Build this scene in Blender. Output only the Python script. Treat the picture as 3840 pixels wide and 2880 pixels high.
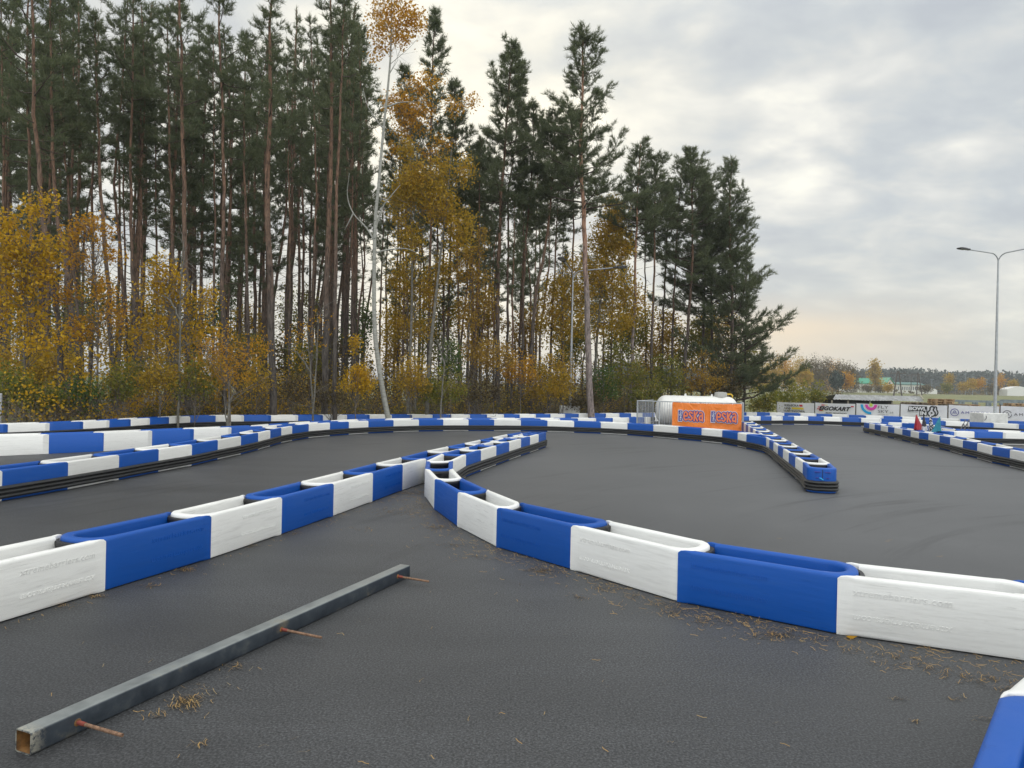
import bpy, math, random
import numpy as np
from mathutils import Matrix, Vector

# ---------------------------------------------------------------- scene, camera, light
sc = bpy.context.scene
col = sc.collection
for o in list(bpy.data.objects):
    bpy.data.objects.remove(o)
F = 2700.0; H = 1.6; HB = 0.395; WB = 0.44
ROLL = 0.022; PITCH = 2.2 / 2700
_fw = np.array([0, math.cos(PITCH), math.sin(PITCH)])
_rt = np.array([math.cos(ROLL), 0, math.sin(ROLL)])
_up = np.cross(_rt, _fw); _rt = np.cross(_fw, _up)
cam = bpy.data.objects.new('camera', bpy.data.cameras.new('camera'))
col.objects.link(cam)
cam.data.sensor_width = 36; cam.data.lens = F / 3840 * 36
cam.data.clip_start = 0.05; cam.data.clip_end = 6000
_m = Matrix.Identity(4)
for i in range(3):
    _m[i][0] = _rt[i]; _m[i][1] = _up[i]; _m[i][2] = -_fw[i]
_m[0][3] = 0; _m[1][3] = 0; _m[2][3] = H
cam.matrix_world = _m
sc.camera = cam
sc.view_settings.view_transform = 'Standard'; sc.view_settings.look = 'None'
sc.view_settings.exposure = 0.12; sc.view_settings.gamma = 1
sc.cycles.max_bounces = 6; sc.cycles.transparent_max_bounces = 8
sc.cycles.use_denoising = True

SUN_AZ = math.radians(-6)      # measured from +Y towards +X
SUN_EL = math.radians(16)
w = bpy.data.worlds.new('World'); sc.world = w; w.use_nodes = True
nt = w.node_tree; nt.nodes.clear()
class NB:
    """tiny node helper"""
    def __init__(s, nt): s.nt = nt
    def n(s, t, **kw):
        x = s.nt.nodes.new(t)
        for k, v in kw.items():
            if k.startswith('i_'): x.inputs[k[2:].replace('_', ' ')].default_value = v
            elif k[0] == 'I' and k[1:].isdigit(): x.inputs[int(k[1:])].default_value = v
            else: setattr(x, k, v)
        return x
    def l(s, a, b): s.nt.links.new(a, b)
    def math(s, op, a, b=None, c=None, clamp=False):
        x = s.nt.nodes.new('ShaderNodeMath'); x.operation = op; x.use_clamp = clamp
        for i, v in enumerate((a, b, c)):
            if v is None: continue
            if isinstance(v, (int, float)): x.inputs[i].default_value = v
            else: s.l(v, x.inputs[i])
        return x.outputs[0]
    def vmath(s, op, a, b=None):
        x = s.nt.nodes.new('ShaderNodeVectorMath'); x.operation = op
        for i, v in enumerate((a, b)):
            if v is None: continue
            if isinstance(v, (tuple, list)): x.inputs[i].default_value = v
            else: s.l(v, x.inputs[i])
        return x.outputs[0] if op not in ('DOT_PRODUCT', 'LENGTH') else x.outputs[1]
    def ramp(s, fac, pts, interp='LINEAR'):
        x = s.nt.nodes.new('ShaderNodeValToRGB'); x.color_ramp.interpolation = interp
        e = x.color_ramp.elements
        while len(e) < len(pts): e.new(0.5)
        for i, (p, c) in enumerate(pts):
            e[i].position = p
            e[i].color = (c, c, c, 1) if isinstance(c, (int, float)) else (*c, 1)
        if fac is not None: s.l(fac, x.inputs[0])
        return x.outputs[0]
    def mix(s, fac, a, b, blend='MIX'):
        x = s.nt.nodes.new('ShaderNodeMix'); x.data_type = 'RGBA'; x.blend_type = blend
        for sock, v in ((x.inputs[0], fac), (x.inputs[6], a), (x.inputs[7], b)):
            if isinstance(v, (int, float)): sock.default_value = v
            elif isinstance(v, (tuple, list)): sock.default_value = (*v, 1)
            else: s.l(v, sock)
        return x.outputs[2]
    def noise(s, vec, scale, detail=4, rough=0.55, dist=0.0):
        x = s.nt.nodes.new('ShaderNodeTexNoise')
        x.inputs['Scale'].default_value = scale; x.inputs['Detail'].default_value = detail
        x.inputs['Roughness'].default_value = rough; x.inputs['Distortion'].default_value = dist
        if vec is not None: s.l(vec, x.inputs['Vector'])
        return x.outputs[0]
    def mapping(s, vec, scale=(1, 1, 1), rot=(0, 0, 0), loc=(0, 0, 0)):
        x = s.nt.nodes.new('ShaderNodeMapping')
        x.inputs['Scale'].default_value = scale; x.inputs['Rotation'].default_value = rot
        x.inputs['Location'].default_value = loc
        s.l(vec, x.inputs[0]); return x.outputs[0]

def build_world():
    b = NB(nt)
    sky = b.n('ShaderNodeTexSky', sky_type='NISHITA', sun_disc=False, sun_elevation=SUN_EL, sun_rotation=SUN_AZ)
    tc = b.n('ShaderNodeTexCoord')
    d = b.vmath('NORMALIZE', tc.outputs['Generated'])
    sx = b.n('ShaderNodeSeparateXYZ'); b.l(d, sx.inputs[0])
    x, y, z = sx.outputs
    zz = b.math('ADD', b.math('MAXIMUM', z, 0.0), 0.30)
    cx = b.math('DIVIDE', x, zz); cy = b.math('DIVIDE', y, zz)
    cv = b.n('ShaderNodeCombineXYZ'); b.l(cx, cv.inputs[0]); b.l(cy, cv.inputs[1]); cv.inputs[2].default_value = 3.7
    m1 = b.mapping(cv.outputs[0], scale=(1.15, 1.45, 1), rot=(0, 0, 0.25))
    n1 = b.noise(m1, 1.5, 4, 0.5, 0.25)
    n2 = b.noise(m1, 4.6, 5, 0.52, 0.2)
    n3 = b.noise(b.mapping(cv.outputs[0], scale=(0.5, 1.3, 1), loc=(5, 2, 0)), 0.55, 2, 0.5)
    v = b.math('ADD', b.math('MULTIPLY', n1, 0.55), b.math('MULTIPLY', n2, 0.45))
    v = b.math('ADD', v, b.math('MULTIPLY', b.math('SUBTRACT', n3, 0.5), 0.5))
    c = b.ramp(v, [(0.38, (0.53, 0.565, 0.605)), (0.45, (0.60, 0.635, 0.655)), (0.50, (0.69, 0.705, 0.695)),
                   (0.56, (0.81, 0.81, 0.775)), (0.645, (1.02, 1.0, 0.90))])
    # low band: thinner, warmer air towards the horizon
    lowf = b.ramp(z, [(0.0, 1.0), (0.09, 0.75), (0.22, 0.0)])
    c = b.mix(b.math('MULTIPLY', lowf, 0.6), c, (0.66, 0.66, 0.60))
    # glow of the veiled sun behind the trees
    sd = (math.sin(SUN_AZ) * math.cos(SUN_EL), math.cos(SUN_AZ) * math.cos(SUN_EL), math.sin(SUN_EL))
    dot = b.math('MAXIMUM', b.vmath('DOT_PRODUCT', d, sd), 0.0)
    g = b.math('POWER', dot, 26.0)
    g2 = b.math('MULTIPLY', g, b.math('SUBTRACT', b.math('MULTIPLY', v, 3.0), 0.85), clamp=True)
    glow = b.mix(1.0, (0, 0, 0), (0.62, 0.54, 0.34), 'MIX')
    c2 = b.mix(g2, c, (1.2, 1.13, 0.90))
    # warm streak low on the right
    hz = b.ramp(b.math('ADD', z, b.math('MULTIPLY', b.math('SUBTRACT', n2, .5), 0.02)), [(0.0, 0.4), (0.05, 0.75), (0.08, 1.0), (0.105, 0.35), (0.13, 0.0)])
    az = b.ramp(b.math('ABSOLUTE', b.math('SUBTRACT', b.math('DIVIDE', x, b.math('MAXIMUM', y, 0.01)), 0.38)), [(0.0, 1.0), (0.30, 0.0)])
    front = b.math('GREATER_THAN', y, 0.0)
    wf = b.math('MULTIPLY', b.math('MULTIPLY', hz, az), front)
    c2 = b.mix(wf, c2, (0.92, 0.77, 0.58))
    # overcast: brighter towards the zenith; unseen sky behind camera boosted to fill front faces
    zen = b.ramp(z, [(0.42, 1.0), (0.85, ZEN)])
    back = b.ramp(b.math('MULTIPLY_ADD', y, -0.5, 0.5), [(0.35, 1.0), (0.75, BACK)])
    sc1 = b.math('MULTIPLY', zen, back)
    bg1 = b.n('ShaderNodeBackground'); b.l(sky.outputs[0], bg1.inputs[0]); bg1.inputs[1].default_value = 0.08
    bg2 = b.n('ShaderNodeBackground'); b.l(c2, bg2.inputs[0]); b.l(sc1, bg2.inputs[1])
    mx = b.n('ShaderNodeMixShader'); mx.inputs[0].default_value = 0.93
    b.l(bg1.outputs[0], mx.inputs[1]); b.l(bg2.outputs[0], mx.inputs[2])
    out = b.n('ShaderNodeOutputWorld'); b.l(mx.outputs[0], out.inputs[0])
ZEN = 1.5; BACK = 2.0
build_world()
sun = bpy.data.objects.new('sun', bpy.data.lights.new('sun', 'SUN')); col.objects.link(sun)
sun.data.energy = 0.6; sun.data.angle = math.radians(20); sun.data.color = (1, 0.93, 0.8)
sun.rotation_euler = Vector((-math.sin(SUN_AZ) * math.cos(SUN_EL), -math.cos(SUN_AZ) * math.cos(SUN_EL), -math.sin(SUN_EL))).to_track_quat('-Z', 'Y').to_euler()

# ---------------------------------------------------------------- photogrammetry helpers
def ray(px, py):
    return _fw * F + _rt * (px - 1920) + _up * (1440 - py)
def gp(px, py, z=0.0):
    r = ray(px, py); k = (z - H) / r[2]
    return np.array([r[0] * k, r[1] * k])
def at(px, py, D):
    r = ray(px, py); k = D / r[1]
    return np.array([r[0] * k, D, H + r[2] * k])
def project_x(X, Y, Z):
    v = np.stack([X, Y, Z - H], -1)
    return 1920 + F * (v @ _rt) / (v @ _fw)

# ---------------------------------------------------------------- materials
MATS = {}
def mat(name, base=(0.5, 0.5, 0.5), rough=0.6, metal=0.0, spec=0.5, fn=None):
    m = bpy.data.materials.new(name); m.use_nodes = True
    b = NB(m.node_tree); p = m.node_tree.nodes['Principled BSDF']
    p.inputs['Base Color'].default_value = (*base, 1); p.inputs['Roughness'].default_value = rough
    p.inputs['Metallic'].default_value = metal; p.inputs['Specular IOR Level'].default_value = spec
    if fn: fn(b, p, m)
    MATS[name] = m; return m
def geo(b): return b.n('ShaderNodeNewGeometry').outputs['Position']
def objc(b): return b.n('ShaderNodeTexCoord').outputs['Object']
def bump(b, p, h, strength=0.3, dist=0.01):
    x = b.n('ShaderNodeBump'); x.inputs['Strength'].default_value = strength; x.inputs['Distance'].default_value = dist
    b.l(h, x.inputs['Height']); b.l(x.outputs[0], p.inputs['Normal'])
def speckle(base, var=0.12, scale=6.0, rough=0.6, metal=0.0, bmp=0.0, stretch=(1, 1, 1), name=None, lo=None):
    def fn(b, p, m):
        g = b.mapping(geo(b), scale=stretch)
        n = b.noise(g, scale, 6, 0.6)
        d = lo or tuple(c * (1 - var * 2) for c in base); u = tuple(min(1, c * (1 + var)) for c in base)
        b.l(b.ramp(n, [(0.3, d), (0.65, u)]), p.inputs['Base Color'])
        if bmp: bump(b, p, n, bmp, 0.01)
    return mat(name, base, rough, metal, fn=fn)

def asphalt_fn(b, p, m):
    g = geo(b)
    fine = b.noise(g, 85, 4, 0.7)
    vor = b.n('ShaderNodeTexVoronoi'); vor.inputs['Scale'].default_value = 100; b.l(g, vor.inputs['Vector'])
    stone = b.ramp(vor.outputs['Color'], [(0.0, 0.0), (0.75, 0.35), (0.93, 0.65), (0.985, 1.0)])
    big = b.noise(g, 0.22, 5, 0.6, 0.6)
    mid = b.noise(b.mapping(g, scale=(0.35, 1.6, 1), rot=(0, 0, 0.5)), 0.9, 6, 0.6, 0.4)
    c = b.ramp(fine, [(0.38, (0.010, 0.010, 0.011)), (0.5, (0.046, 0.047, 0.048)), (0.62, (0.135, 0.136, 0.138))])
    c = b.mix(b.math('MULTIPLY', stone, 0.4), c, (0.19, 0.19, 0.19))
    lv = b.ramp(big, [(0.36, 0.68), (0.62, 1.3)])
    c = b.mix(1.0, c, lv, 'MULTIPLY')
    lv2 = b.ramp(mid, [(0.35, 0.84), (0.6, 1.1)])
    c = b.mix(1.0, c, lv2, 'MULTIPLY')
    # tyre marks: thin dark streaks sweeping along the racing line
    rd = b.n('ShaderNodeVectorMath', operation='LENGTH')
    b.l(b.vmath('SUBTRACT', b.mapping(g, scale=(1, 0.62, 0)), (9.0, -3.0, 0.0)), rd.inputs[0])
    wv = b.n('ShaderNodeCombineXYZ'); b.l(rd.outputs['Value'], wv.inputs[0])
    sxyz = b.n('ShaderNodeSeparateXYZ'); b.l(g, sxyz.inputs[0]); b.l(b.math('MULTIPLY', sxyz.outputs[0], 0.05), wv.inputs[1])
    tm = b.noise(wv.outputs[0], 4.5, 5, 0.7, 0.2)
    tmask = b.ramp(tm, [(0.54, 0.0), (0.62, 1.0)])
    patch = b.ramp(b.noise(g, 0.3, 3, 0.5), [(0.42, 0.0), (0.62, 1.0)])
    yk = b.ramp(b.math('MULTIPLY', sxyz.outputs[1], 0.05), [(0.26, 0.0), (0.4, 1.0)])
    c = b.mix(b.math('MULTIPLY', b.math('MULTIPLY', tmask, patch), b.math('MULTIPLY', yk, 0.6)), c, (0.022, 0.022, 0.023))
    dust = b.ramp(b.noise(g, 0.5, 5, 0.6, 0.5), [(0.52, 0.0), (0.72, 1.0)])
    c = b.mix(b.math('MULTIPLY', dust, 0.18), c, (0.12, 0.118, 0.112))
    # the racing surface on the right is greyer and has more wear than the rest
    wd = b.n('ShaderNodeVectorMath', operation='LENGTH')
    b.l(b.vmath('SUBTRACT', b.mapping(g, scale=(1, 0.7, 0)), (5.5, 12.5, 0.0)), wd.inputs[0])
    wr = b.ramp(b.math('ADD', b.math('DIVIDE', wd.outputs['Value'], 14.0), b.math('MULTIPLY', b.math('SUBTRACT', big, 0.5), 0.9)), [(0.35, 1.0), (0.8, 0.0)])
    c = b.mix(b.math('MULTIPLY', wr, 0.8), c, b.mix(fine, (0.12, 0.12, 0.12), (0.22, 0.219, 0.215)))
    c = b.mix(b.math('MULTIPLY', b.math('MULTIPLY', tmask, patch), b.math('MULTIPLY', yk, 0.35)), c, (0.03, 0.03, 0.031))
    c = b.mix(1.0, c, (0.64, 0.66, 0.70), 'MULTIPLY')
    b.l(c, p.inputs['Base Color'])
    h = b.math('ADD', fine, b.math('MULTIPLY', stone, 0.5))
    bump(b, p, stone, 0.12, 0.003)
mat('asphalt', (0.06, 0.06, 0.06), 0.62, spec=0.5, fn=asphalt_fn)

def plastic_fn(base, dirt, amt):
    def fn(b, p, m):
        g = geo(b)
        n = b.noise(b.mapping(g, scale=(1.2, 1.2, 16)), 2.2, 6, 0.65, 0.2)
        n2 = b.noise(g, 1.3, 3, 0.5)
        c = b.mix(b.math('MULTIPLY', b.ramp(n, [(0.52, 0.0), (0.74, 1.0)]), amt), base, dirt)
        # thin dark scuffs
        s = b.noise(b.mapping(g, scale=(2.5, 2.5, 42)), 2.0, 4, 0.7, 0.3)
        sm = b.math('MULTIPLY', b.ramp(s, [(0.60, 0.0), (0.68, 1.0)]), b.ramp(n2, [(0.46, 0.0), (0.58, 1.0)]))
        c = b.mix(b.math('MULTIPLY', sm, 0.5 * amt + 0.12), c, tuple(0.35 * x for x in dirt))
        oi = b.n('ShaderNodeObjectInfo')
        c = b.mix(1.0, c, b.ramp(oi.outputs['Random'], [(0.0, 0.9), (1.0, 1.05)]), 'MULTIPLY')
        b.l(c, p.inputs['Base Color'])
        b.l(b.ramp(n, [(0.3, 0.42), (0.7, 0.58)]), p.inputs['Roughness'])
        bump(b, p, b.math('ADD', b.noise(b.mapping(g, scale=(1, 1, 6)), 3.0, 2, 0.5), b.math('MULTIPLY', b.noise(g, 60, 2, 0.5), 0.03)), 0.16, 0.02)
    return fn
mat('white_plastic', (0.8, 0.8, 0.8), 0.45, spec=0.4, fn=plastic_fn((0.80, 0.80, 0.78), (0.45, 0.44, 0.42), 0.38))
mat('blue_plastic', (0.01, 0.07, 0.4), 0.45, spec=0.4, fn=plastic_fn((0.001, 0.082, 0.40), (0.015, 0.10, 0.38), 0.4))
speckle((0.014, 0.014, 0.016), 0.3, 14, 0.5, bmp=0.1, name='black_rubber')
def belt_fn(b, p, m):
    g = geo(b)
    n = b.noise(b.mapping(g, scale=(1, 1, 18)), 3.5, 6, 0.7)
    b.l(b.ramp(n, [(0.35, (0.010, 0.010, 0.011)), (0.6, (0.028, 0.029, 0.03)), (0.75, (0.075, 0.075, 0.072))]), p.inputs['Base Color'])
    bump(b, p, n, 0.25, 0.01)
mat('belt_rubber', (0.03, 0.03, 0.03), 0.55, fn=belt_fn)
speckle((0.45, 0.47, 0.49), 0.12, 9, 0.42, 0.4, name='galvanised')
speckle((0.05, 0.05, 0.055), 0.1, 9, 0.5, name='dark_metal')
speckle((0.8, 0.8, 0.77), 0.05, 3, 0.4, name='tank_white')
speckle((0.42, 0.42, 0.40), 0.1, 5, 0.6, name='tank_grey')
speckle((0.76, 0.76, 0.73), 0.10, 4, 0.85, bmp=0.2, name='concrete')
speckle((0.7, 0.45, 0.02), 0.05, 5, 0.45, name='yellow_paint')
def vinyl(name, base, wr=0.5):
    def fn(b, p, m):
        g = geo(b)
        n = b.noise(b.mapping(g, scale=(1, 1, 0.6), rot=(0.3, 0.5, 0)), 2.2, 4, 0.55, 1.2)
        b.l(b.ramp(n, [(0.3, tuple(c * 0.93 for c in base)), (0.7, base)]), p.inputs['Base Color'])
        bump(b, p, n, wr, 0.12)
    mat(name, base, 0.42, fn=fn)
vinyl('banner_white', (0.80, 0.80, 0.84), 0.3)
vinyl('banner_orange', (1.0, 0.26, 0.035), 0.7)
for nm, c in dict(ink_black=(0.012, 0.012, 0.014), ink_red=(0.62, 0.03, 0.04), ink_yellow=(0.75, 0.58, 0.06), ink_cyan=(0.01, 0.38, 0.75),
                  ink_pink=(0.72, 0.06, 0.42), ink_lime=(0.55, 0.68, 0.1), ink_grey=(0.12, 0.12, 0.13), ink_purple=(0.07, 0.05, 0.28),
                  ink_violet=(0.05, 0.045, 0.3), ink_white=(0.75, 0.75, 0.78), ink_orange=(0.86, 0.22, 0.08),
                  window_dark=(0.08, 0.1, 0.12), house_white=(0.7, 0.69, 0.64), roof_green=(0.02, 0.28, 0.16), roof_teal=(0.06, 0.17, 0.15),
                  tent_white=(0.75, 0.75, 0.73)).items():
    mat(nm, c, 0.5)
mat('pole_wood', (0.09, 0.075, 0.065), 0.8)

def steel_fn(b, p, m):
    g = geo(b)
    n = b.noise(g, 7, 7, 0.65); n2 = b.noise(b.mapping(g, scale=(1.0, 1.0, 1)), 45, 5, 0.7)
    c = b.ramp(n, [(0.3, (0.022, 0.029, 0.040)), (0.55, (0.048, 0.060, 0.075)), (0.78, (0.12, 0.13, 0.13))])
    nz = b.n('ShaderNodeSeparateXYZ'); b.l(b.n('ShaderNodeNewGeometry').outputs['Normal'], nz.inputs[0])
    top_pale = b.math('MULTIPLY', b.ramp(nz.outputs[2], [(0.5, 0.0), (0.9, 1.0)]), b.ramp(n, [(0.25, 0.5), (0.6, 1.0)]))  # upward faces get a paler tone than the sides
    c = b.mix(b.math('MULTIPLY', top_pale, 0.85), c, (0.27, 0.29, 0.285))
    chip = b.ramp(n2, [(0.70, 0.0), (0.73, 1.0)])
    pt = b.ramp(b.noise(g, 2.6, 3, 0.5), [(0.45, 0.0), (0.6, 1.0)])
    c = b.mix(b.math('MULTIPLY', chip, pt), c, (0.5, 0.5, 0.46))
    oc = objc(b); s = b.n('ShaderNodeSeparateXYZ'); b.l(oc, s.inputs[0])
    e = b.ramp(b.math('ADD', s.outputs[0], b.math('MULTIPLY', n2, 0.10)), [(0.065, 1.0), (0.12, 0.0)])
    c = b.mix(b.math('MULTIPLY', e, b.ramp(n2, [(0.40, 0.0), (0.55, 0.8)])), c, (0.42, 0.40, 0.33))
    st = b.math('MULTIPLY', b.ramp(b.noise(g, 3.5, 5, 0.7), [(0.60, 0.0), (0.72, 1.0)]), 0.5)
    c = b.mix(st, c, (0.20, 0.16, 0.09))
    b.l(c, p.inputs['Base Color']); b.l(b.ramp(n, [(0.3, 0.30), (0.7, 0.55)]), p.inputs['Roughness'])
    bump(b, p, n2, 0.08, 0.003)
mat('painted_steel', (0.1, 0.12, 0.14), 0.4, 0.2, fn=steel_fn)
speckle((0.26, 0.13, 0.04), 0.35, 18, 0.85, bmp=0.3, name='rust_inside', lo=(0.05, 0.028, 0.015))
speckle((0.22, 0.13, 0.08), 0.3, 60, 0.8, bmp=0.4, name='rusty_rebar', lo=(0.10, 0.05, 0.03))
speckle((0.20, 0.05, 0.035), 0.3, 60, 0.75, name='red_primer', lo=(0.2, 0.03, 0.02))

def bark_fn(top, low, z0, z1):
    def fn(b, p, m):
        oc = objc(b); s = b.n('ShaderNodeSeparateXYZ'); b.l(oc, s.inputs[0])
        g = geo(b)
        n = b.noise(b.mapping(g, scale=(1, 1, 0.22)), 16, 6, 0.7, 0.3)
        k = b.ramp(b.math('ADD', b.math('DIVIDE', s.outputs[2], 20.0), b.math('MULTIPLY', b.math('SUBTRACT', b.noise(g, 1.3, 3), 0.5), 0.22)), [(z0, 0.0), (z1, 1.0)])
        c = b.mix(k, low, top)
        c = b.mix(1.0, c, b.ramp(n, [(0.36, 0.28), (0.5, 1.0), (0.66, 1.6)]), 'MULTIPLY')
        b.l(c, p.inputs['Base Color']); bump(b, p, n, 0.8, 0.03)
    return fn
mat('pine_bark', (0.2, 0.1, 0.06), 0.85, fn=bark_fn((0.17, 0.098, 0.062), (0.085, 0.072, 0.063), 0.15, 0.42))
mat('grey_pine_bark', (0.2, 0.13, 0.1), 0.85, fn=bark_fn((0.36, 0.20, 0.13), (0.25, 0.205, 0.19), 0.26, 0.45))
def aspen_fn(b, p, m):
    g = geo(b)
    n = b.noise(b.mapping(g, scale=(1, 1, 3.5)), 5, 5, 0.6)
    c = b.ramp(n, [(0.28, (0.07, 0.07, 0.06)), (0.36, (0.27, 0.27, 0.24)), (0.7, (0.42, 0.42, 0.38))])
    b.l(c, p.inputs['Base Color']); bump(b, p, n, 0.3, 0.02)
mat('aspen_bark', (0.4, 0.4, 0.36), 0.8, fn=aspen_fn)
speckle((0.16, 0.14, 0.12), 0.3, 12, 0.9, name='twig_bark')
speckle((0.085, 0.062, 0.048), 0.3, 12, 0.9, name='limb_bark')
speckle((0.165, 0.155, 0.13), 0.25, 12, 0.9, name='pale_twig')

def leafmat(name, stops, trans=0.4, rough=0.55, clump=0.0):
    def fn(b, p, m):
        r = b.n('ShaderNodeNewGeometry').outputs['Random Per Island']
        n = b.noise(geo(b), 0.9, 3, 0.55)
        f = b.math('ADD', b.math('MULTIPLY', r, 0.6), b.math('MULTIPLY', b.math('SUBTRACT', n, 0.3), 0.9), clamp=True)
        k = len(stops) - 1
        c = b.ramp(f, [(i / k, s) for i, s in enumerate(stops)])
        b.l(c, p.inputs['Base Color'])
        t = b.n('ShaderNodeBsdfTranslucent'); b.l(c, t.inputs[0])
        mx = b.n('ShaderNodeMixShader'); mx.inputs[0].default_value = trans
        b.l(p.outputs[0], mx.inputs[1]); b.l(t.outputs[0], mx.inputs[2])
        b.l(mx.outputs[0], m.node_tree.nodes['Material Output'].inputs[0])
    mat(name, stops[0], rough, spec=0.25, fn=fn)
leafmat('needles_green', [(0.085, 0.11, 0.06), (0.13, 0.155, 0.08), (0.19, 0.205, 0.10)], 0.45)
leafmat('needles_olive', [(0.045, 0.055, 0.022), (0.075, 0.085, 0.032), (0.11, 0.105, 0.04)], 0.25)
leafmat('leaf_yellow', [(0.30, 0.20, 0.012), (0.48, 0.31, 0.016), (0.66, 0.41, 0.02), (0.52, 0.26, 0.018)], 0.5)
leafmat('leaf_orange', [(0.38, 0.19, 0.015), (0.56, 0.30, 0.022), (0.64, 0.38, 0.04)], 0.5)
leafmat('leaf_gold', [(0.20, 0.16, 0.025), (0.40, 0.28, 0.03), (0.54, 0.35, 0.035), (0.48, 0.24, 0.03)], 0.5)
leafmat('leaf_olive', [(0.07, 0.10, 0.02), (0.16, 0.18, 0.03), (0.30, 0.26, 0.04), (0.36, 0.24, 0.04)], 0.45)
leafmat('leaf_green', [(0.04, 0.09, 0.02), (0.08, 0.14, 0.03), (0.18, 0.2, 0.04)], 0.45)
leafmat('leaf_brown', [(0.05, 0.035, 0.02), (0.10, 0.07, 0.035), (0.16, 0.13, 0.05), (0.22, 0.15, 0.05)], 0.3)
leafmat('leaf_russet', [(0.22, 0.13, 0.025), (0.40, 0.25, 0.035), (0.52, 0.34, 0.045)], 0.45)
leafmat('distant_pine', [(0.028, 0.045, 0.036), (0.036, 0.055, 0.042), (0.05, 0.07, 0.05)], 0.0)
leafmat('litter_needle', [(0.28, 0.18, 0.06), (0.45, 0.28, 0.10), (0.42, 0.33, 0.16)], 0.1)

def ground_fn(b, p, m):
    g = geo(b)
    n = b.noise(g, 0.12, 5, 0.6); f = b.noise(g, 3.5, 6, 0.7); n3 = b.noise(b.mapping(g, scale=(0.02, 0.15, 1)), 1.0, 4, 0.6)
    c = b.ramp(n, [(0.35, (0.10, 0.12, 0.035)), (0.55, (0.17, 0.17, 0.06)), (0.7, (0.22, 0.19, 0.09))])
    c = b.mix(b.ramp(n3, [(0.4, 0.0), (0.65, 0.6)]), c, (0.20, 0.21, 0.10))
    c = b.mix(1.0, c, b.ramp(f, [(0.3, 0.6), (0.7, 1.3)]), 'MULTIPLY')
    b.l(c, p.inputs['Base Color']); bump(b, p, f, 0.6, 0.1)
mat('meadow', (0.15, 0.15, 0.06), 0.9, fn=ground_fn)
def floor_fn(b, p, m):
    g = geo(b); f = b.noise(g, 5, 7, 0.75); n = b.noise(g, 0.6, 4, 0.6)
    c = b.ramp(f, [(0.3, (0.035, 0.028, 0.018)), (0.5, (0.09, 0.065, 0.035)), (0.7, (0.2, 0.14, 0.05))])
    c = b.mix(b.ramp(n, [(0.45, 0.0), (0.65, 0.7)]), c, (0.07, 0.09, 0.03))
    b.l(c, p.inputs['Base Color']); bump(b, p, f, 0.8, 0.1)
mat('forest_litter', (0.1, 0.07, 0.04), 0.9, fn=floor_fn)
def roof_fn(b, p, m):
    g = geo(b); f = b.noise(b.mapping(g, scale=(1, 0.3, 1)), 3, 6, 0.7)
    b.l(b.ramp(f, [(0.35, (0.16, 0.16, 0.16)), (0.55, (0.33, 0.34, 0.35)), (0.7, (0.48, 0.48, 0.48))]), p.inputs['Base Color'])
mat('corrugated_sheet', (0.45, 0.45, 0.46), 0.5, 0.3, fn=roof_fn)
speckle((0.40, 0.27, 0.15), 0.3, 5, 0.8, name='pallet_wood', lo=(0.16, 0.10, 0.06))
speckle((0.22, 0.17, 0.12), 0.3, 5, 0.8, name='old_pallet_wood', lo=(0.08, 0.06, 0.045))
speckle((0.018, 0.018, 0.022), 0.2, 5, 0.7, name='dark_board')
speckle((0.34, 0.31, 0.26), 0.2, 5, 0.8, name='post_wood')
speckle((0.23, 0.27, 0.30), 0.15, 5, 0.5, 0.4, name='rack_steel')
def flagm(name, c): vinyl(name, c, 0.5)
flagm('flag_red', (0.42, 0.015, 0.03)); flagm('flag_black', (0.02, 0.022, 0.035)); flagm('flag_teal', (0.0, 0.19, 0.28))
flagm('flag_white', (0.7, 0.7, 0.75))
def chk_fn(b, p, m):
    c = b.n('ShaderNodeTexChecker'); c.inputs['Scale'].default_value = 13
    c.inputs['Color1'].default_value = (0.7, 0.7, 0.75, 1); c.inputs['Color2'].default_value = (0.015, 0.015, 0.02, 1)
    b.l(b.mapping(objc(b), rot=(0.2, 0.5, 0.3)), c.inputs['Vector']); b.l(c.outputs[0], p.inputs['Base Color'])
mat('flag_chequered', (0.5, 0.5, 0.5), 0.6, fn=chk_fn)

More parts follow.
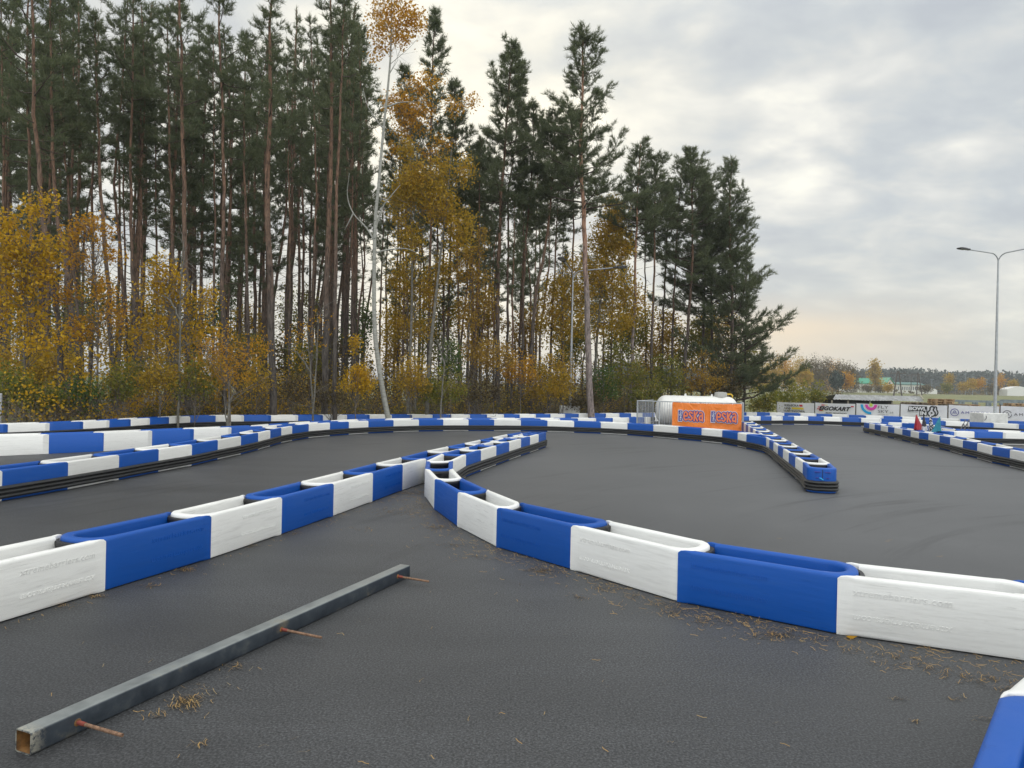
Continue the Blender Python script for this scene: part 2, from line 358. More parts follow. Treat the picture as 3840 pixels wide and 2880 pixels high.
# ---------------------------------------------------------------- mesh builder
class MB:
    def __init__(s): s.v = []; s.f = []
    def add(s, vs, fs):
        o = len(s.v); s.v += [tuple(map(float, p)) for p in vs]; s.f += [tuple(i + o for i in q) for q in fs]
    def box(s, c, d, rz=0.0, e=None):
        """box centred on c, size d, turned rz about Z; e = optional 3x3 basis"""
        hx, hy, hz = d[0] / 2, d[1] / 2, d[2] / 2
        B = np.array(e, float) if e is not None else np.array([[math.cos(rz), math.sin(rz), 0], [-math.sin(rz), math.cos(rz), 0], [0, 0, 1]])
        P = [np.array(c, float) + sx * hx * B[0] + sy * hy * B[1] + sz * hz * B[2] for sz in (-1, 1) for sx, sy in ((-1, -1), (1, -1), (1, 1), (-1, 1))]
        s.add(P, [(0, 3, 2, 1), (4, 5, 6, 7), (0, 1, 5, 4), (1, 2, 6, 5), (2, 3, 7, 6), (3, 0, 4, 7)])
    def tube(s, pts, r, n=8, cap=True):
        pts = np.array(pts, float); k = len(pts)
        rr = np.full(k, r, float) if np.isscalar(r) else np.array(r, float)
        T = np.gradient(pts, axis=0); T /= np.linalg.norm(T, axis=1)[:, None] + 1e-9
        ref = np.array([0.0, 0, 1]) if abs(T[0][2]) < 0.8 else np.array([1.0, 0, 0])
        vs = []
        for i in range(k):
            a = np.cross(T[i], ref); a /= np.linalg.norm(a) + 1e-9; b = np.cross(T[i], a)
            for j in range(n):
                t = 2 * math.pi * j / n
                vs.append(pts[i] + rr[i] * (math.cos(t) * a + math.sin(t) * b))
        fs = [(i * n + j, i * n + (j + 1) % n, (i + 1) * n + (j + 1) % n, (i + 1) * n + j) for i in range(k - 1) for j in range(n)]
        if cap: fs += [tuple(range(n))[::-1], tuple((k - 1) * n + j for j in range(n))]
        s.add(vs, fs)
    def bar(s, a, b, r, n=6): s.tube([a, b], r, n)
    def lathe(s, prof, c, axis='z', n=24, e=None):
        """prof: (radius, height) list; e = basis rows (x,y,axis)"""
        B = np.array(e, float) if e is not None else np.eye(3)
        c = np.array(c, float); vs = []
        for r, h in prof:
            for j in range(n):
                t = 2 * math.pi * j / n
                vs.append(c + B[0] * r * math.cos(t) + B[1] * r * math.sin(t) + B[2] * h)
        k = len(prof)
        fs = [(i * n + j, i * n + (j + 1) % n, (i + 1) * n + (j + 1) % n, (i + 1) * n + j) for i in range(k - 1) for j in range(n)]
        fs += [tuple(range(n))[::-1], tuple((k - 1) * n + j for j in range(n))]
        s.add(vs, fs)
    def sweep(s, sections, closed=True, caps=True):
        """sections: list of equal-length point rings"""
        n = len(sections[0]); k = len(sections)
        vs = [p for r in sections for p in r]
        m = n if closed else n - 1
        fs = [(i * n + j, i * n + (j + 1) % n, (i + 1) * n + (j + 1) % n, (i + 1) * n + j) for i in range(k - 1) for j in range(m)]
        if caps: fs += [tuple(range(n))[::-1], tuple((k - 1) * n + j for j in range(n))]
        s.add(vs, fs)
    def build(s, name, m, parent=None, smooth=None, world=True):
        me = bpy.data.meshes.new(name)
        v = np.array(s.v, float)
        if parent is not None and world:
            v = to_local(parent, v)
        me.from_pydata(v.tolist(), [], s.f); me.materials.append(MATS[m] if isinstance(m, str) else m)
        if smooth is not None:
            me.shade_smooth(); me.set_sharp_from_angle(angle=math.radians(smooth))
        o = bpy.data.objects.new(name, me); col.objects.link(o)
        if parent is not None: o.parent = parent
        return o
def to_local(parent, v):
    M = np.array((Matrix.Translation(parent.location) @ parent.rotation_euler.to_matrix().to_4x4()).inverted())
    return v @ M[:3, :3].T + M[:3, 3]
def tri_obj(name, V, T, m, parent=None):
    me = bpy.data.meshes.new(name)
    V = np.asarray(V, np.float32); T = np.asarray(T, np.int32)
    k = T.shape[1]
    me.vertices.add(len(V)); me.vertices.foreach_set('co', V.ravel())
    me.loops.add(T.size); me.loops.foreach_set('vertex_index', T.ravel())
    me.polygons.add(len(T)); me.polygons.foreach_set('loop_start', np.arange(0, T.size, k, dtype=np.int32))
    me.polygons.foreach_set('loop_total', np.full(len(T), k, np.int32))
    me.update(calc_edges=True); me.validate()
    me.materials.append(MATS[m])
    o = bpy.data.objects.new(name, me); col.objects.link(o)
    if parent is not None: o.parent = parent
    return o
def thing(name, label, cat, loc=(0, 0, 0), rz=0.0, group=None):
    o = bpy.data.objects.new(name, None); col.objects.link(o); o.empty_display_size = 0.1
    o.location = loc; o.rotation_euler = (0, 0, rz); o['label'] = label; o['category'] = cat
    if group: o['group'] = group
    return o
def tag(o, label=None, cat=None, group=None, kind=None):
    if label: o['label'] = label
    if cat: o['category'] = cat
    if group: o['group'] = group
    if kind: o['kind'] = kind
    return o
def dup(root, loc, rz, label, group=None, scale=None):
    r = root.copy(); col.objects.link(r); r.location = loc; r.rotation_euler = (0, 0, rz); r['label'] = label
    if group: r['group'] = group
    if scale: r.scale = scale
    for ch in list(root.children):
        c = ch.copy(); col.objects.link(c); c.parent = r
        for g_ in ch.children:
            d = g_.copy(); col.objects.link(d); d.parent = c
    return r
def text_geo(s, size=1.0, bold=0.0, shear=0.0, extrude=0.0, space=1.0, align='LEFT'):
    cu = bpy.data.curves.new('t', 'FONT'); cu.body = s; cu.size = size; cu.offset = bold; cu.shear = shear
    cu.extrude = extrude; cu.space_character = space; cu.align_x = align; cu.resolution_u = 3
    o = bpy.data.objects.new('t', cu); col.objects.link(o)
    me = bpy.data.meshes.new_from_object(o.evaluated_get(bpy.context.evaluated_depsgraph_get()))
    v = np.array([p.co[:] for p in me.vertices]) if len(me.vertices) else np.zeros((0, 3)); f = [tuple(p.vertices) for p in me.polygons]
    bpy.data.objects.remove(o); bpy.data.meshes.remove(me); bpy.data.curves.remove(cu)
    return v, f
def fit(v, x0, y0, x1, y1):
    """scale text vertices into the box x0..x1, y0..y1"""
    v = v.copy(); mn = v.min(0); mx = v.max(0)
    v[:, 0] = x0 + (v[:, 0] - mn[0]) / (mx[0] - mn[0]) * (x1 - x0)
    v[:, 1] = y0 + (v[:, 1] - mn[1]) / (mx[1] - mn[1]) * (y1 - y0)
    return v
# ---------------------------------------------------------------- ground
def build_ground():
    xs = np.array([-3000, -1200, -500, -200, -100, -50, -25, 0, 25, 50, 75, 100, 150, 250, 500, 1200, 3000], float)
    ys = np.array([-200, -50, 0, 20, 40, 60, 90, 130, 180, 230, 280, 400, 700, 1500, 4000], float)
    def z(y): return -0.012 if y < 62 else min(1.54, -0.012 + (y - 62) * 1.55 / 170)
    vs = [(x, y, z(y)) for y in ys for x in xs]; n = len(xs)
    fs = [(j * n + i, j * n + i + 1, (j + 1) * n + i + 1, (j + 1) * n + i) for j in range(len(ys) - 1) for i in range(n - 1)]
    m = MB(); m.add(vs, fs); tag(m.build('ground', 'meadow', smooth=60), kind='structure')
build_ground()

# ---------------------------------------------------------------- track barriers
def catmull(P, n=40):
    P = np.array(P, float)
    Q = np.vstack([2 * P[0] - P[1], P, 2 * P[-1] - P[-2]]); out = []
    for i in range(1, len(Q) - 2):
        for k in range(n):
            t = k / n
            out.append(0.5 * (2 * Q[i] + (Q[i + 1] - Q[i - 1]) * t + (2 * Q[i - 1] - 5 * Q[i] + 4 * Q[i + 1] - Q[i + 2]) * t * t + (3 * Q[i] - Q[i - 1] - 3 * Q[i + 1] + Q[i + 2]) * t ** 3))
    out.append(Q[-2]); return np.array(out)
def curve_joints(ctrl, ref, xs):
    """ground points of the joints seen at columns xs along the line through ctrl"""
    z = HB if ref == 't' else 0.0
    C = catmull([gp(x, y, z) for x, y in ctrl])
    px = project_x(C[:, 0], C[:, 1], np.full(len(C), z))
    o = np.argsort(px)
    return [np.array([np.interp(x, px[o], C[o, 0]), np.interp(x, px[o], C[o, 1])]) for x in xs]
def offset(L, d):
    """points of line L pushed d metres to its left"""
    L = [np.array(p, float) for p in L]; out = []
    for i, p in enumerate(L):
        a = L[max(0, i - 1)]; b = L[min(len(L) - 1, i + 1)]
        t = (b - a) / np.linalg.norm(b - a); n = np.array([-t[1], t[0]])
        out.append(p + n * d)
    return out
NS = 2.15; BUL = 0.13; TH = 0.068
def se(y):  # nose bulge at lateral 0..1
    u = abs(2 * y - 1); return (1 - u ** NS) ** (1 / NS) if u < 1 else 0.0
def barrier(F0, F1, B0, B1, colour, label, group, text=None, closed_tail=False, far=False, tip=False, handle=False, thick=None):
    """one hollow plastic unit: tail at 0, nose at 1; F = front face line, B = back face line"""
    F0, F1, B0, B1 = [np.array(p, float) for p in (F0, F1, B0, B1)]
    L = np.linalg.norm((F1 + B1) / 2 - (F0 + B0) / 2); W = (np.linalg.norm(B0 - F0) + np.linalg.norm(B1 - F1)) / 2
    mid = (F0 + B0) / 2; ax = (F1 + B1) / 2 - mid
    root = thing('track_barrier', label, 'barrier', (mid[0], mid[1], 0), math.atan2(ax[1], ax[0]), group)
    def P(x, y):
        s = x / L; t = y / W
        return (1 - s) * (F0 + (B0 - F0) * t) + s * (F1 + (B1 - F1) * t)
    th = thick or TH
    st = []   # (outer xy, inner xy, drop)
    nn = 7 if far else 13
    g = 0.005
    def side(y0, sg):
        r = []
        xs_ = ([(g, 0.010, 0.022), (g + 0.018, 0.014, 0.006), (g + 0.05, 0.02, 0)] if not far else [(g, 0.012, 0.012), (g + 0.05, 0.02, 0)])
        for x, tk, dr in xs_: r.append(((x, y0), (x, y0 + sg * tk), dr))
        for tk in (0.6, 0.85, 1.0):
            yy = tk * th / W; x = BUL * se(yy) + 0.012
            r.append(((x, y0), (x, y0 + sg * tk * th), 0))
        r = [r[0]] + sorted(r[1:], key=lambda q: q[0][0])
        r.append(((L * 0.55, y0), (L * 0.55, y0 + sg * th), 0)); r.append(((L - 0.10, y0), (L - 0.10, y0 + sg * th), 0))
        return r
    a = side(0, 1); bk = side(W, -1)[::-1]
    nose = []
    for k in range(nn):
        th_ = -math.pi / 2 + math.pi * k / (nn - 1); cs, sn = math.cos(th_), math.sin(th_)
        pc = max(cs, 0) ** (2 / NS); ps = math.copysign(abs(sn) ** (2 / NS), sn)
        nose.append(((L - 0.012 + (BUL + (0.0 if not tip else 0.05)) * pc, W / 2 + (W / 2 - (0 if tip else 0.016 * min(1, 3 * pc))) * ps), (L - 0.10 + (BUL + 0.005) * pc, W / 2 + (W / 2 - th) * ps), 0))
    st = a + nose + bk
    if closed_tail: st = st + [st[0]] if False else st
    def ring(o, i, dr):
        o = P(*o); i = P(*i); d = np.linalg.norm(i - o); u = (i - o) / (d + 1e-9); r = min(0.026, d * 0.45); h = HB - dr
        if far: prof = [(0, 0.0), (0, h - r), (r, h), (d - r, h), (d, h - r), (d, 0.0)]
        else: prof = [(min(0.024, d * .3), 0.004), (min(0.006, d * .2), 0.010), (0, 0.026), (0, h - r), (r * 0.12, h - r * 0.5), (r * 0.45, h - r * 0.13), (r, h), (d - r, h), (d - r * 0.45, h - r * 0.13), (d - r * 0.1, h - r * 0.5), (d, h - r), (d, 0.004)]
        return [np.array([*(o + u * q), z]) for q, z in prof]
    m = MB(); m.sweep([ring(*q) for q in st])
    if closed_tail:
        c0, c1 = P(0.02, 0.01), P(0.02, W - 0.01); dd = (c1 - c0); a_ = math.atan2(dd[1], dd[0])
        m.box(((c0 + c1)[0] / 2, (c0 + c1)[1] / 2, (HB - 0.012) / 2), (np.linalg.norm(dd), 0.07, HB - 0.014), a_)
    m.build('body', colour + '_plastic', root, smooth=45)
    if not tip:   # rubber coupling wrapped round the nose
        r = MB(); rings = []
        for k in range(9 if far else 13):
            th_ = math.radians(-66 + 132 * k / (8 if far else 12)); cs, sn = math.cos(th_), math.sin(th_)
            pc = cs ** (2 / NS); ps = math.copysign(abs(sn) ** (2 / NS), sn)
            o = P(L + 0.028 + BUL * pc, W / 2 + (W / 2 - 0.006) * ps); i = P(L - 0.004 + BUL * pc, W / 2 + (W / 2 - 0.012) * ps)
            o2 = P(L + 0.022 + BUL * pc, W / 2 + (W / 2 - 0.008) * ps)
            zt = HB - 0.028
            rings.append([(*i, 0.01), (*o2, 0.01), (*o2, zt - 0.045), (*o, zt - 0.04), (*o, zt - 0.008), (*o2, zt), (*i, zt)])
        r.sweep(rings); r.build('rubber_coupling', 'black_rubber', root, smooth=50)
    if text:      # raised lettering: upright above, turned half round below
        v, f = text
        x0, x1 = TXT_SPAN if not isinstance(TXT_SPAN, str) else (0.1, 0.6)
        e = (F1 - F0) / np.linalg.norm(F1 - F0); LL = np.linalg.norm(F1 - F0)
        nrm = (F0 - B0); nrm = nrm - e * (nrm @ e); nrm /= np.linalg.norm(nrm)
        flip = (e[0] * nrm[1] - e[1] * nrm[0]) > 0     # tail is on the viewer's right
        for zc, rot in ((0.295, 1), (0.125, -1)):
            vs = []; tm = MB()
            for p in v:
                q = p[0] * rot; zz = p[1] * rot
                c = LL * (x0 + x1) / 2
                xx = c - q if flip else c + q
                g2 = F0 + e * xx + nrm * p[2]
                vs.append((g2[0], g2[1], zc + zz))
            tm.add(vs, f)
            tm.build('raised_lettering', colour + '_plastic', root)
    if handle:    # moulded end face: seam, hand-holds and a cable tie
        e = (F1 - F0) / np.linalg.norm(F1 - F0)
        hm = MB()
        tipx = L - 0.012 + BUL + 0.05
        ang = math.atan2(ax[1], ax[0])
        c = P(tipx + 0.001, W / 2); hm.box((c[0], c[1], 0.29), (0.006, 0.008, 0.17), ang)
        hm.build('mould_seam', 'black_rubber', root)
        for yy in (W * 0.33, W * 0.67):
            k = MB(); c = P(tipx - 0.006, yy)
            k.box((c[0], c[1], 0.335), (0.024, 0.085, 0.012), ang); k.box((c[0], c[1], 0.245), (0.02, 0.05, 0.01), ang); k.build('hand_hold', 'ink_violet', root)
        k = MB(); c = P(tipx + 0.012, W * 0.40); c2 = P(tipx + 0.03, W * 0.52)
        k.tube([(*c, 0.245), (*((c + c2) / 2), 0.235), (*c2, 0.215)], 0.009, 5); k.build('cable_tie', 'ink_cyan', root)
    return root

ORD = ['first', 'second', 'third', 'fourth', 'fifth', 'sixth', 'seventh', 'eighth', 'ninth', 'tenth', 'eleventh', 'twelfth', 'thirteenth', 'fourteenth',
       'fifteenth', 'sixteenth', 'seventeenth', 'eighteenth', 'nineteenth', 'twentieth', 'twenty-first', 'twenty-second', 'twenty-third', 'twenty-fourth',
       'twenty-fifth', 'twenty-sixth', 'twenty-seventh', 'twenty-eighth', 'twenty-ninth', 'thirtieth', 'thirty-first', 'thirty-second', 'thirty-third',
       'thirty-fourth', 'thirty-fifth', 'thirty-sixth', 'thirty-seventh', 'thirty-eighth', 'thirty-ninth', 'fortieth', 'forty-first', 'forty-second',
       'forty-third', 'forty-fourth', 'forty-fifth', 'forty-sixth', 'forty-seventh', 'forty-eighth', 'forty-ninth', 'fiftieth']
TXT = text_geo('xtremebarriers.com', 0.062, bold=0.0006, shear=0.12, extrude=0.003, space=1.1, align='CENTER')
_v = TXT[0]; _c = (_v[:, 1].max() + _v[:, 1].min()) / 2; _v[:, 1] -= _c
_v[:, 0] *= 0.56 / (_v[:, 0].max() - _v[:, 0].min()); TXT_SPAN = (0.1, 0.6)
def row(Fr, Bk, first, where, start, nose=1, texts=(), far=False, tail_closed=(), tips=(), handle=(), group=None, labels=None, thick=None):
    """units between consecutive joints; label = 'blue barrier, third from <start> of <where>'"""
    n = len(Fr) - 1
    for i in range(n):
        cl = ('white', 'blue')[(i + (first == 'blue')) % 2]
        lab = (labels or {}).get(i) or '%s barrier, %s from %s %s' % (cl, ORD[i], start, where)
        a, b = (i, i + 1) if nose == 1 else (i + 1, i)
        barrier(Fr[a], Fr[b], Bk[a], Bk[b], cl, lab, group, TXT if i in texts else None, i in tail_closed, far, i in tips, i in handle, thick)

def belt(name_label, pts, side, cat='rubber strip'):
    """three black rubber ribs fixed along the foot of a barrier row; side = +1: bulges to the right of travel"""
    P = [np.array(p, float) for p in pts]
    D = [P[0]]
    for a, b in zip(P[:-1], P[1:]):
        k = max(1, int(np.linalg.norm(b - a) / 0.5))
        for j in range(1, k + 1): D.append(a + (b - a) * j / k)
    rng = random.Random(len(D)); rings = []
    for i, p in enumerate(D):
        a = D[max(0, i - 1)]; b = D[min(len(D) - 1, i + 1)]; t = (b - a) / np.linalg.norm(b - a); n = np.array([t[1], -t[0]]) * side
        dz = rng.uniform(-0.003, 0.003); base = p + n * 0.006; r = [(*(p + n * 0.002), 0.036 + dz)]
        for k in range(3):
            zc = 0.063 + k * 0.0525 + dz
            for q in (-80, -45, 0, 45, 80):
                q = math.radians(q)
                r.append((*(base + n * (0.036 * math.cos(q))), zc + 0.0265 * math.sin(q)))
        r.append((*(p + n * 0.002), 0.196 + dz)); rings.append(r)
    m = MB(); m.sweep(rings)
    o = m.build('rubber_belt', 'belt_rubber', None, smooth=50); tag(o, name_label, cat, 'black rubber belts along the barriers'); return o

V = lambda *a: [np.array(p, float) for p in a]
# --- row A: near left row with open tops, running from the left edge to the fork and up the finger
A_F = [gp(x, y) for x, y in ((396, 2217.6), (791, 2097), (1056, 2006), (1250, 1937), (1397, 1883), (1509, 1841), (1597, 1811))]
A_F = [A_F[0] + (A_F[0] - A_F[1]) * 1.0] + A_F
A_F = [A_F[0] + (A_F[0] - A_F[1])] + A_F
A_Bk = offset(A_F, WB)
A_far = V((-1.497, 12.81), (-1.209, 13.8), (-0.948, 14.63), (-0.676, 15.6), (-0.428, 16.44), (-0.108, 17.5), (0.26, 18.45))
A_far_F = offset(A_far, -WB)
A_F += A_far_F; A_Bk += A_far
row(A_F, A_Bk, 'blue', 'of the near left row', 'the left end', nose=-1, texts=(1, 2, 3, 4, 5, 6), tail_closed=(len(A_F) - 2,), group='barriers of the near left row')
# --- row B: near right row, round the apex and up the right side of the finger
p5 = np.array([3.16, 4.31])
B_F = [np.array([4.15, 4.12]), p5] + [gp(x, y) for x, y in ((3133, 2380), (2536, 2258), (2136, 2137), (1859, 2053), (1713, 1975.7), (1627, 1912), (1591, 1861.7))]
B_B = offset(B_F, -WB)
B_B[5] = np.array([0.105, 7.42]); B_B[6] = np.array([-0.26, 8.28]); B_B[7] = np.array([-0.614, 9.24]); B_B[8] = np.array([-0.813, 10.23])
B_F.append(np.array([-1.303, 11.14])); B_B.append(np.array([-0.893, 11.24]))
R = V((-0.754, 12.27), (-0.536, 13.16), (-0.278, 14.17), (-0.028, 15.16), (0.233, 16.12), (0.456, 16.90), (0.688, 17.76), (0.912, 18.66))
B_B += R; B_F += offset(R, WB)
row(B_F[::-1], B_B[::-1], 'blue', 'of the near right curved row', 'the far end', nose=1, texts=(12, 13, 14, 15), tail_closed=(0,), group='barriers of the near right row')
belt('black ribbed rubber belt on the right flank of the double finger of barriers', [B_B[9] + (B_B[8] - B_B[9]) * 0.15] + R + [R[-1] + np.array([-0.43, 0.06])], 1)
# --- row C: long middle row with the rubber belt
cb = [(0, 1882), (254.6, 1837.4), (445.6, 1801), (594.3, 1770.8), (718.8, 1747.7), (816, 1724.5), (902.8, 1705.4), (967.6, 1688), (1012.7, 1675.3), (1054.4, 1662.5), (1095, 1654), (1157.4, 1643.5),
      (1236.7, 1636), (1381, 1626), (1570.5, 1618.5), (1756.8, 1616.3), (1953, 1617.5), (2152.7, 1622.7), (2352.3, 1632), (2542.7, 1647.8), (2707, 1664), (2797.5, 1682.6), (2866, 1699)]
cx = [7.5, 254.6, 445.6, 594.3, 718.8, 816, 902.8, 967.6, 1012.7, 1054.4, 1095, 1157.4, 1236.7, 1308, 1381, 1475.6, 1570.5, 1662, 1756.8, 1853, 1953, 2052.6, 2152.7, 2252.8, 2352.3, 2449, 2542.7, 2630, 2707, 2764.7, 2797.5, 2862]
C_F = curve_joints(cb, 'b', cx); C_F = [C_F[0] + (C_F[0] - C_F[1])] + C_F; C_Bk = offset(C_F, WB)
row(C_F, C_Bk, 'white', 'of the long belted middle row', 'the left end', nose=-1, far=False, tail_closed=(len(C_F) - 2,), group='barriers of the long middle row')
# --- row D: behind C, no belt
dc = [(185, 1628), (390.6, 1622), (571.6, 1614), (728, 1607.8), (868.6, 1601.9), (986, 1597.2), (1130, 1586), (1282, 1578), (1377, 1573.5), (1600, 1570), (1865, 1569), (2101, 1568.8), (2299, 1567), (2440, 1563.5)]
dx = [185, 390.6, 571.6, 728, 868.6, 986, 1060, 1130, 1206, 1282, 1377, 1475, 1575, 1675, 1772, 1865, 1954, 2028, 2101, 2168, 2236, 2299, 2360, 2417, 2450]
D_F = curve_joints(dc, 't', dx); D_F = [D_F[0] + (D_F[0] - D_F[1])] + D_F; D_Bk = offset(D_F, WB)
row(D_F, D_Bk, 'white', 'of the unbelted row behind the middle row', 'the left end', nose=-1, far=True, group='barriers of the row behind the middle row')
# --- row E/I: outermost row in front of the trees and the banners
ec = [(30.5, 1590), (187, 1585.4), (411, 1575.5), (634.7, 1563.5), (809.6, 1558), (1017.4, 1557), (1302, 1555.5), (1622, 1554.8), (2010, 1553), (2300, 1550), (2455, 1548.5), (2620, 1547), (2800, 1546), (2941, 1548), (3062, 1551.6),
      (3184, 1556), (3314, 1560.5), (3454, 1565.5), (3601, 1571.6), (3761, 1577.8), (3870, 1582)]
ex = [30.5, 187, 313, 411, 491, 562.7, 634.7, 714, 809.6, 915.8, 1017.4, 1118.7, 1212, 1302, 1387, 1470, 1546, 1622.6, 1693, 1763, 1827, 1890.5, 1949.6, 2010, 2065, 2119.7, 2171, 2224.5, 2273, 2323, 2367, 2411, 2455,
      2500, 2544, 2588, 2632, 2676, 2718, 2760, 2800, 2839, 2887.6, 2941.5, 3002, 3062, 3122, 3184, 3248, 3314, 3384.5]
ex2 = [3384.5, 3454.6, 3528, 3601.7, 3682, 3761.6, 3862]
E_all = curve_joints(ec, 't', ex + ex2[1:]); E_all = [E_all[0] + (E_all[0] - E_all[1])] + E_all
E_Bk = offset(E_all, WB); k = 33
row(E_all[:k + 1], E_Bk[:k + 1], 'blue', 'of the outer row under the trees', 'the left end', nose=-1, far=True, group='barriers of the outer row under the trees')
row(E_all[k:], E_Bk[k:], 'white', 'of the outer row before the banners', 'the tank end', nose=-1, far=True, group='barriers of the outer row before the banners')
# --- row H: inner row before the banners, belted
hc = [(2770, 1561), (2853, 1560.6), (2936, 1560.6), (3031, 1561.5), (3158.5, 1565.2), (3306, 1570), (3382, 1573.4), (3547.5, 1579.5), (3636.5, 1583), (3727, 1586.6), (3870, 1593)]
hx = [2768, 2809.6, 2853, 2894, 2936, 2978.7, 3031, 3090, 3158.5, 3230, 3306, 3382, 3472, 3547.5, 3636.5, 3727, 3821.6, 3870]
H_F = curve_joints(hc, 't', hx); H_Bk = offset(H_F, WB)
row(H_F, H_Bk, 'blue', 'of the belted row before the banners', 'the tank end', nose=-1, far=True, group='barriers of the belted row before the banners')
# --- row G: straight divider coming towards the camera beside the tank
gt = [(2789.5, 1585.8), (2807, 1594.5), (2821.8, 1604.4), (2839, 1615.6), (2861.6, 1630), (2885, 1648), (2918.8, 1667.8), (2959, 1694.5), (3010.3, 1731.2)]
G_p = [gp(x, y, HB) for x, y in gt]
g0, g1, gm = G_p[0], G_p[-1], G_p[5]
G_F = [g0 + (gm - g0) * t for t in np.linspace(-0.22, 1, 12)[:-1]] + [gm + (g1 - gm) * t for t in np.linspace(0, 1, 7)]
G_F.append(np.array([4.735, 11.50])); G_Bk = offset(G_F, WB + 0.0)
nG = len(G_F) - 1
row(G_F, G_Bk, 'blue' if nG % 2 else 'white', 'of the straight divider beside the tank', 'the far end', nose=1, tips=(nG - 1,), handle=(nG - 1,), group='barriers of the straight divider')
# --- row J: right finger
jt = [(3239.8, 1584), (3280, 1590.5), (3329.8, 1599.2), (3383.7, 1608.4), (3446, 1619.8), (3481.8, 1625), (3523, 1632.7), (3563, 1640), (3610.4, 1650.5), (3664.7, 1660.5), (3721, 1673.5), (3787, 1685), (3862, 1699)]
J_F = curve_joints(jt, 't', [3239.8, 3259.7, 3280, 3303, 3329.8, 3353.6, 3383.7, 3415, 3446, 3481.8, 3523, 3563, 3610.4, 3664.7, 3721, 3787, 3862]); J_Bk = offset(J_F, WB)
row(J_F, J_Bk, 'blue', 'of the right-hand belted row with the flags', 'the far end', nose=1, tail_closed=(0,), group='barriers of the right-hand belted row')
# --- row K: behind J, curving to the right
kt = [(3252, 1581.5), (3331, 1584), (3400, 1587), (3470, 1594), (3528, 1605), (3575, 1609.5), (3706, 1613), (3870, 1619)]
K_F = curve_joints(kt, 't', [3258, 3302, 3331, 3382, 3431, 3475, 3528, 3575, 3706, 3824, 3870]); K_Bk = offset(K_F, WB)
row(K_F, K_Bk, 'white', 'of the curved row behind the flags', 'the left end', nose=1, far=True, group='barriers of the row behind the flags')
L_F = curve_joints([(3557, 1619), (3655, 1619), (3761, 1621.5), (3870, 1624)], 't', [3557, 3579, 3655, 3761, 3866]); L_Bk = offset(L_F, WB)
row(L_F, L_Bk, 'blue', 'of the short belted row at the right edge', 'the left end', nose=1, far=True, tail_closed=(0,), group='barriers of the short belted row')
# --- row M: close to the camera at the right edge
j0 = np.array([1.986, 2.899])
M_F = V((1.29, 2.07), j0, (2.80, 3.60)); M_Bk = offset(M_F, -WB)
row(M_F, M_Bk, 'blue', '', '', nose=1, texts=(), group='barriers at the bottom right corner', thick=0.12,
    labels={0: 'closest blue barrier, cut off by the bottom right corner', 1: 'white barrier tip just beyond the closest blue barrier, lower right'})
# belts
belt('black ribbed rubber belt along the foot of the long middle row', C_F + [G_F[11] * 0.85 + G_F[12] * 0.15], 1)
belt('black rubber belt along the outer row under the trees', E_all[:k + 1], 1)
belt('black rubber belt along the row before the banners', H_F, 1)
def nose_pts(F0, F1, B0, B1, extra):
    F0, F1, B0, B1 = [np.array(p) for p in (F0, F1, B0, B1)]
    L = np.linalg.norm(F1 - F0); W = np.linalg.norm(B1 - F1); out = []
    for k in range(15):
        t = -math.pi / 2 + math.pi * k / 14; cs, sn = max(math.cos(t), 0), math.sin(t)
        x = L - 0.012 + extra * cs ** (2 / NS); y = W / 2 + W / 2 * math.copysign(abs(sn) ** (2 / NS), sn)
        s = x / L; tt = y / W
        out.append((1 - s) * (F0 + (B0 - F0) * tt) + s * (F1 + (B1 - F1) * tt))
    return out
belt('black ribbed rubber belt wrapped round the near tip of the straight divider', G_F[11:-1] + nose_pts(G_F[-2], G_F[-1], G_Bk[-2], G_Bk[-1], BUL + 0.05) + [G_Bk[-2]], 1)
belt('black rubber belt along the right-hand row with the flags', [J_Bk[0]] + J_F, 1)
belt('black rubber belt on the short row at the right edge', L_F, 1)

# ---------------------------------------------------------------- asphalt and forest floor
edge = [p + np.array([0, 1.3]) for p in E_Bk]
m = MB(); poly = [(-45, -20, 0), (60, -20, 0), (60, edge[-1][1] - 6, 0)] + [(p[0], p[1], 0) for p in edge[::-1]] + [(-45, edge[0][1] - 5, 0)]
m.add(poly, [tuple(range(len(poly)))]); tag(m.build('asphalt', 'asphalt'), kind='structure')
m = MB(); e2 = [p + np.array([0, 0.9]) for p in E_Bk[:45]]
poly = [(p[0], p[1], -0.006) for p in e2] + [(17, 46, -0.006), (12, 61, -0.006), (-70, 61, -0.006), (-70, e2[0][1] - 6, -0.006)]
m.add(poly, [tuple(range(len(poly)))]); tag(m.build('forest_floor', 'forest_litter'), kind='structure')
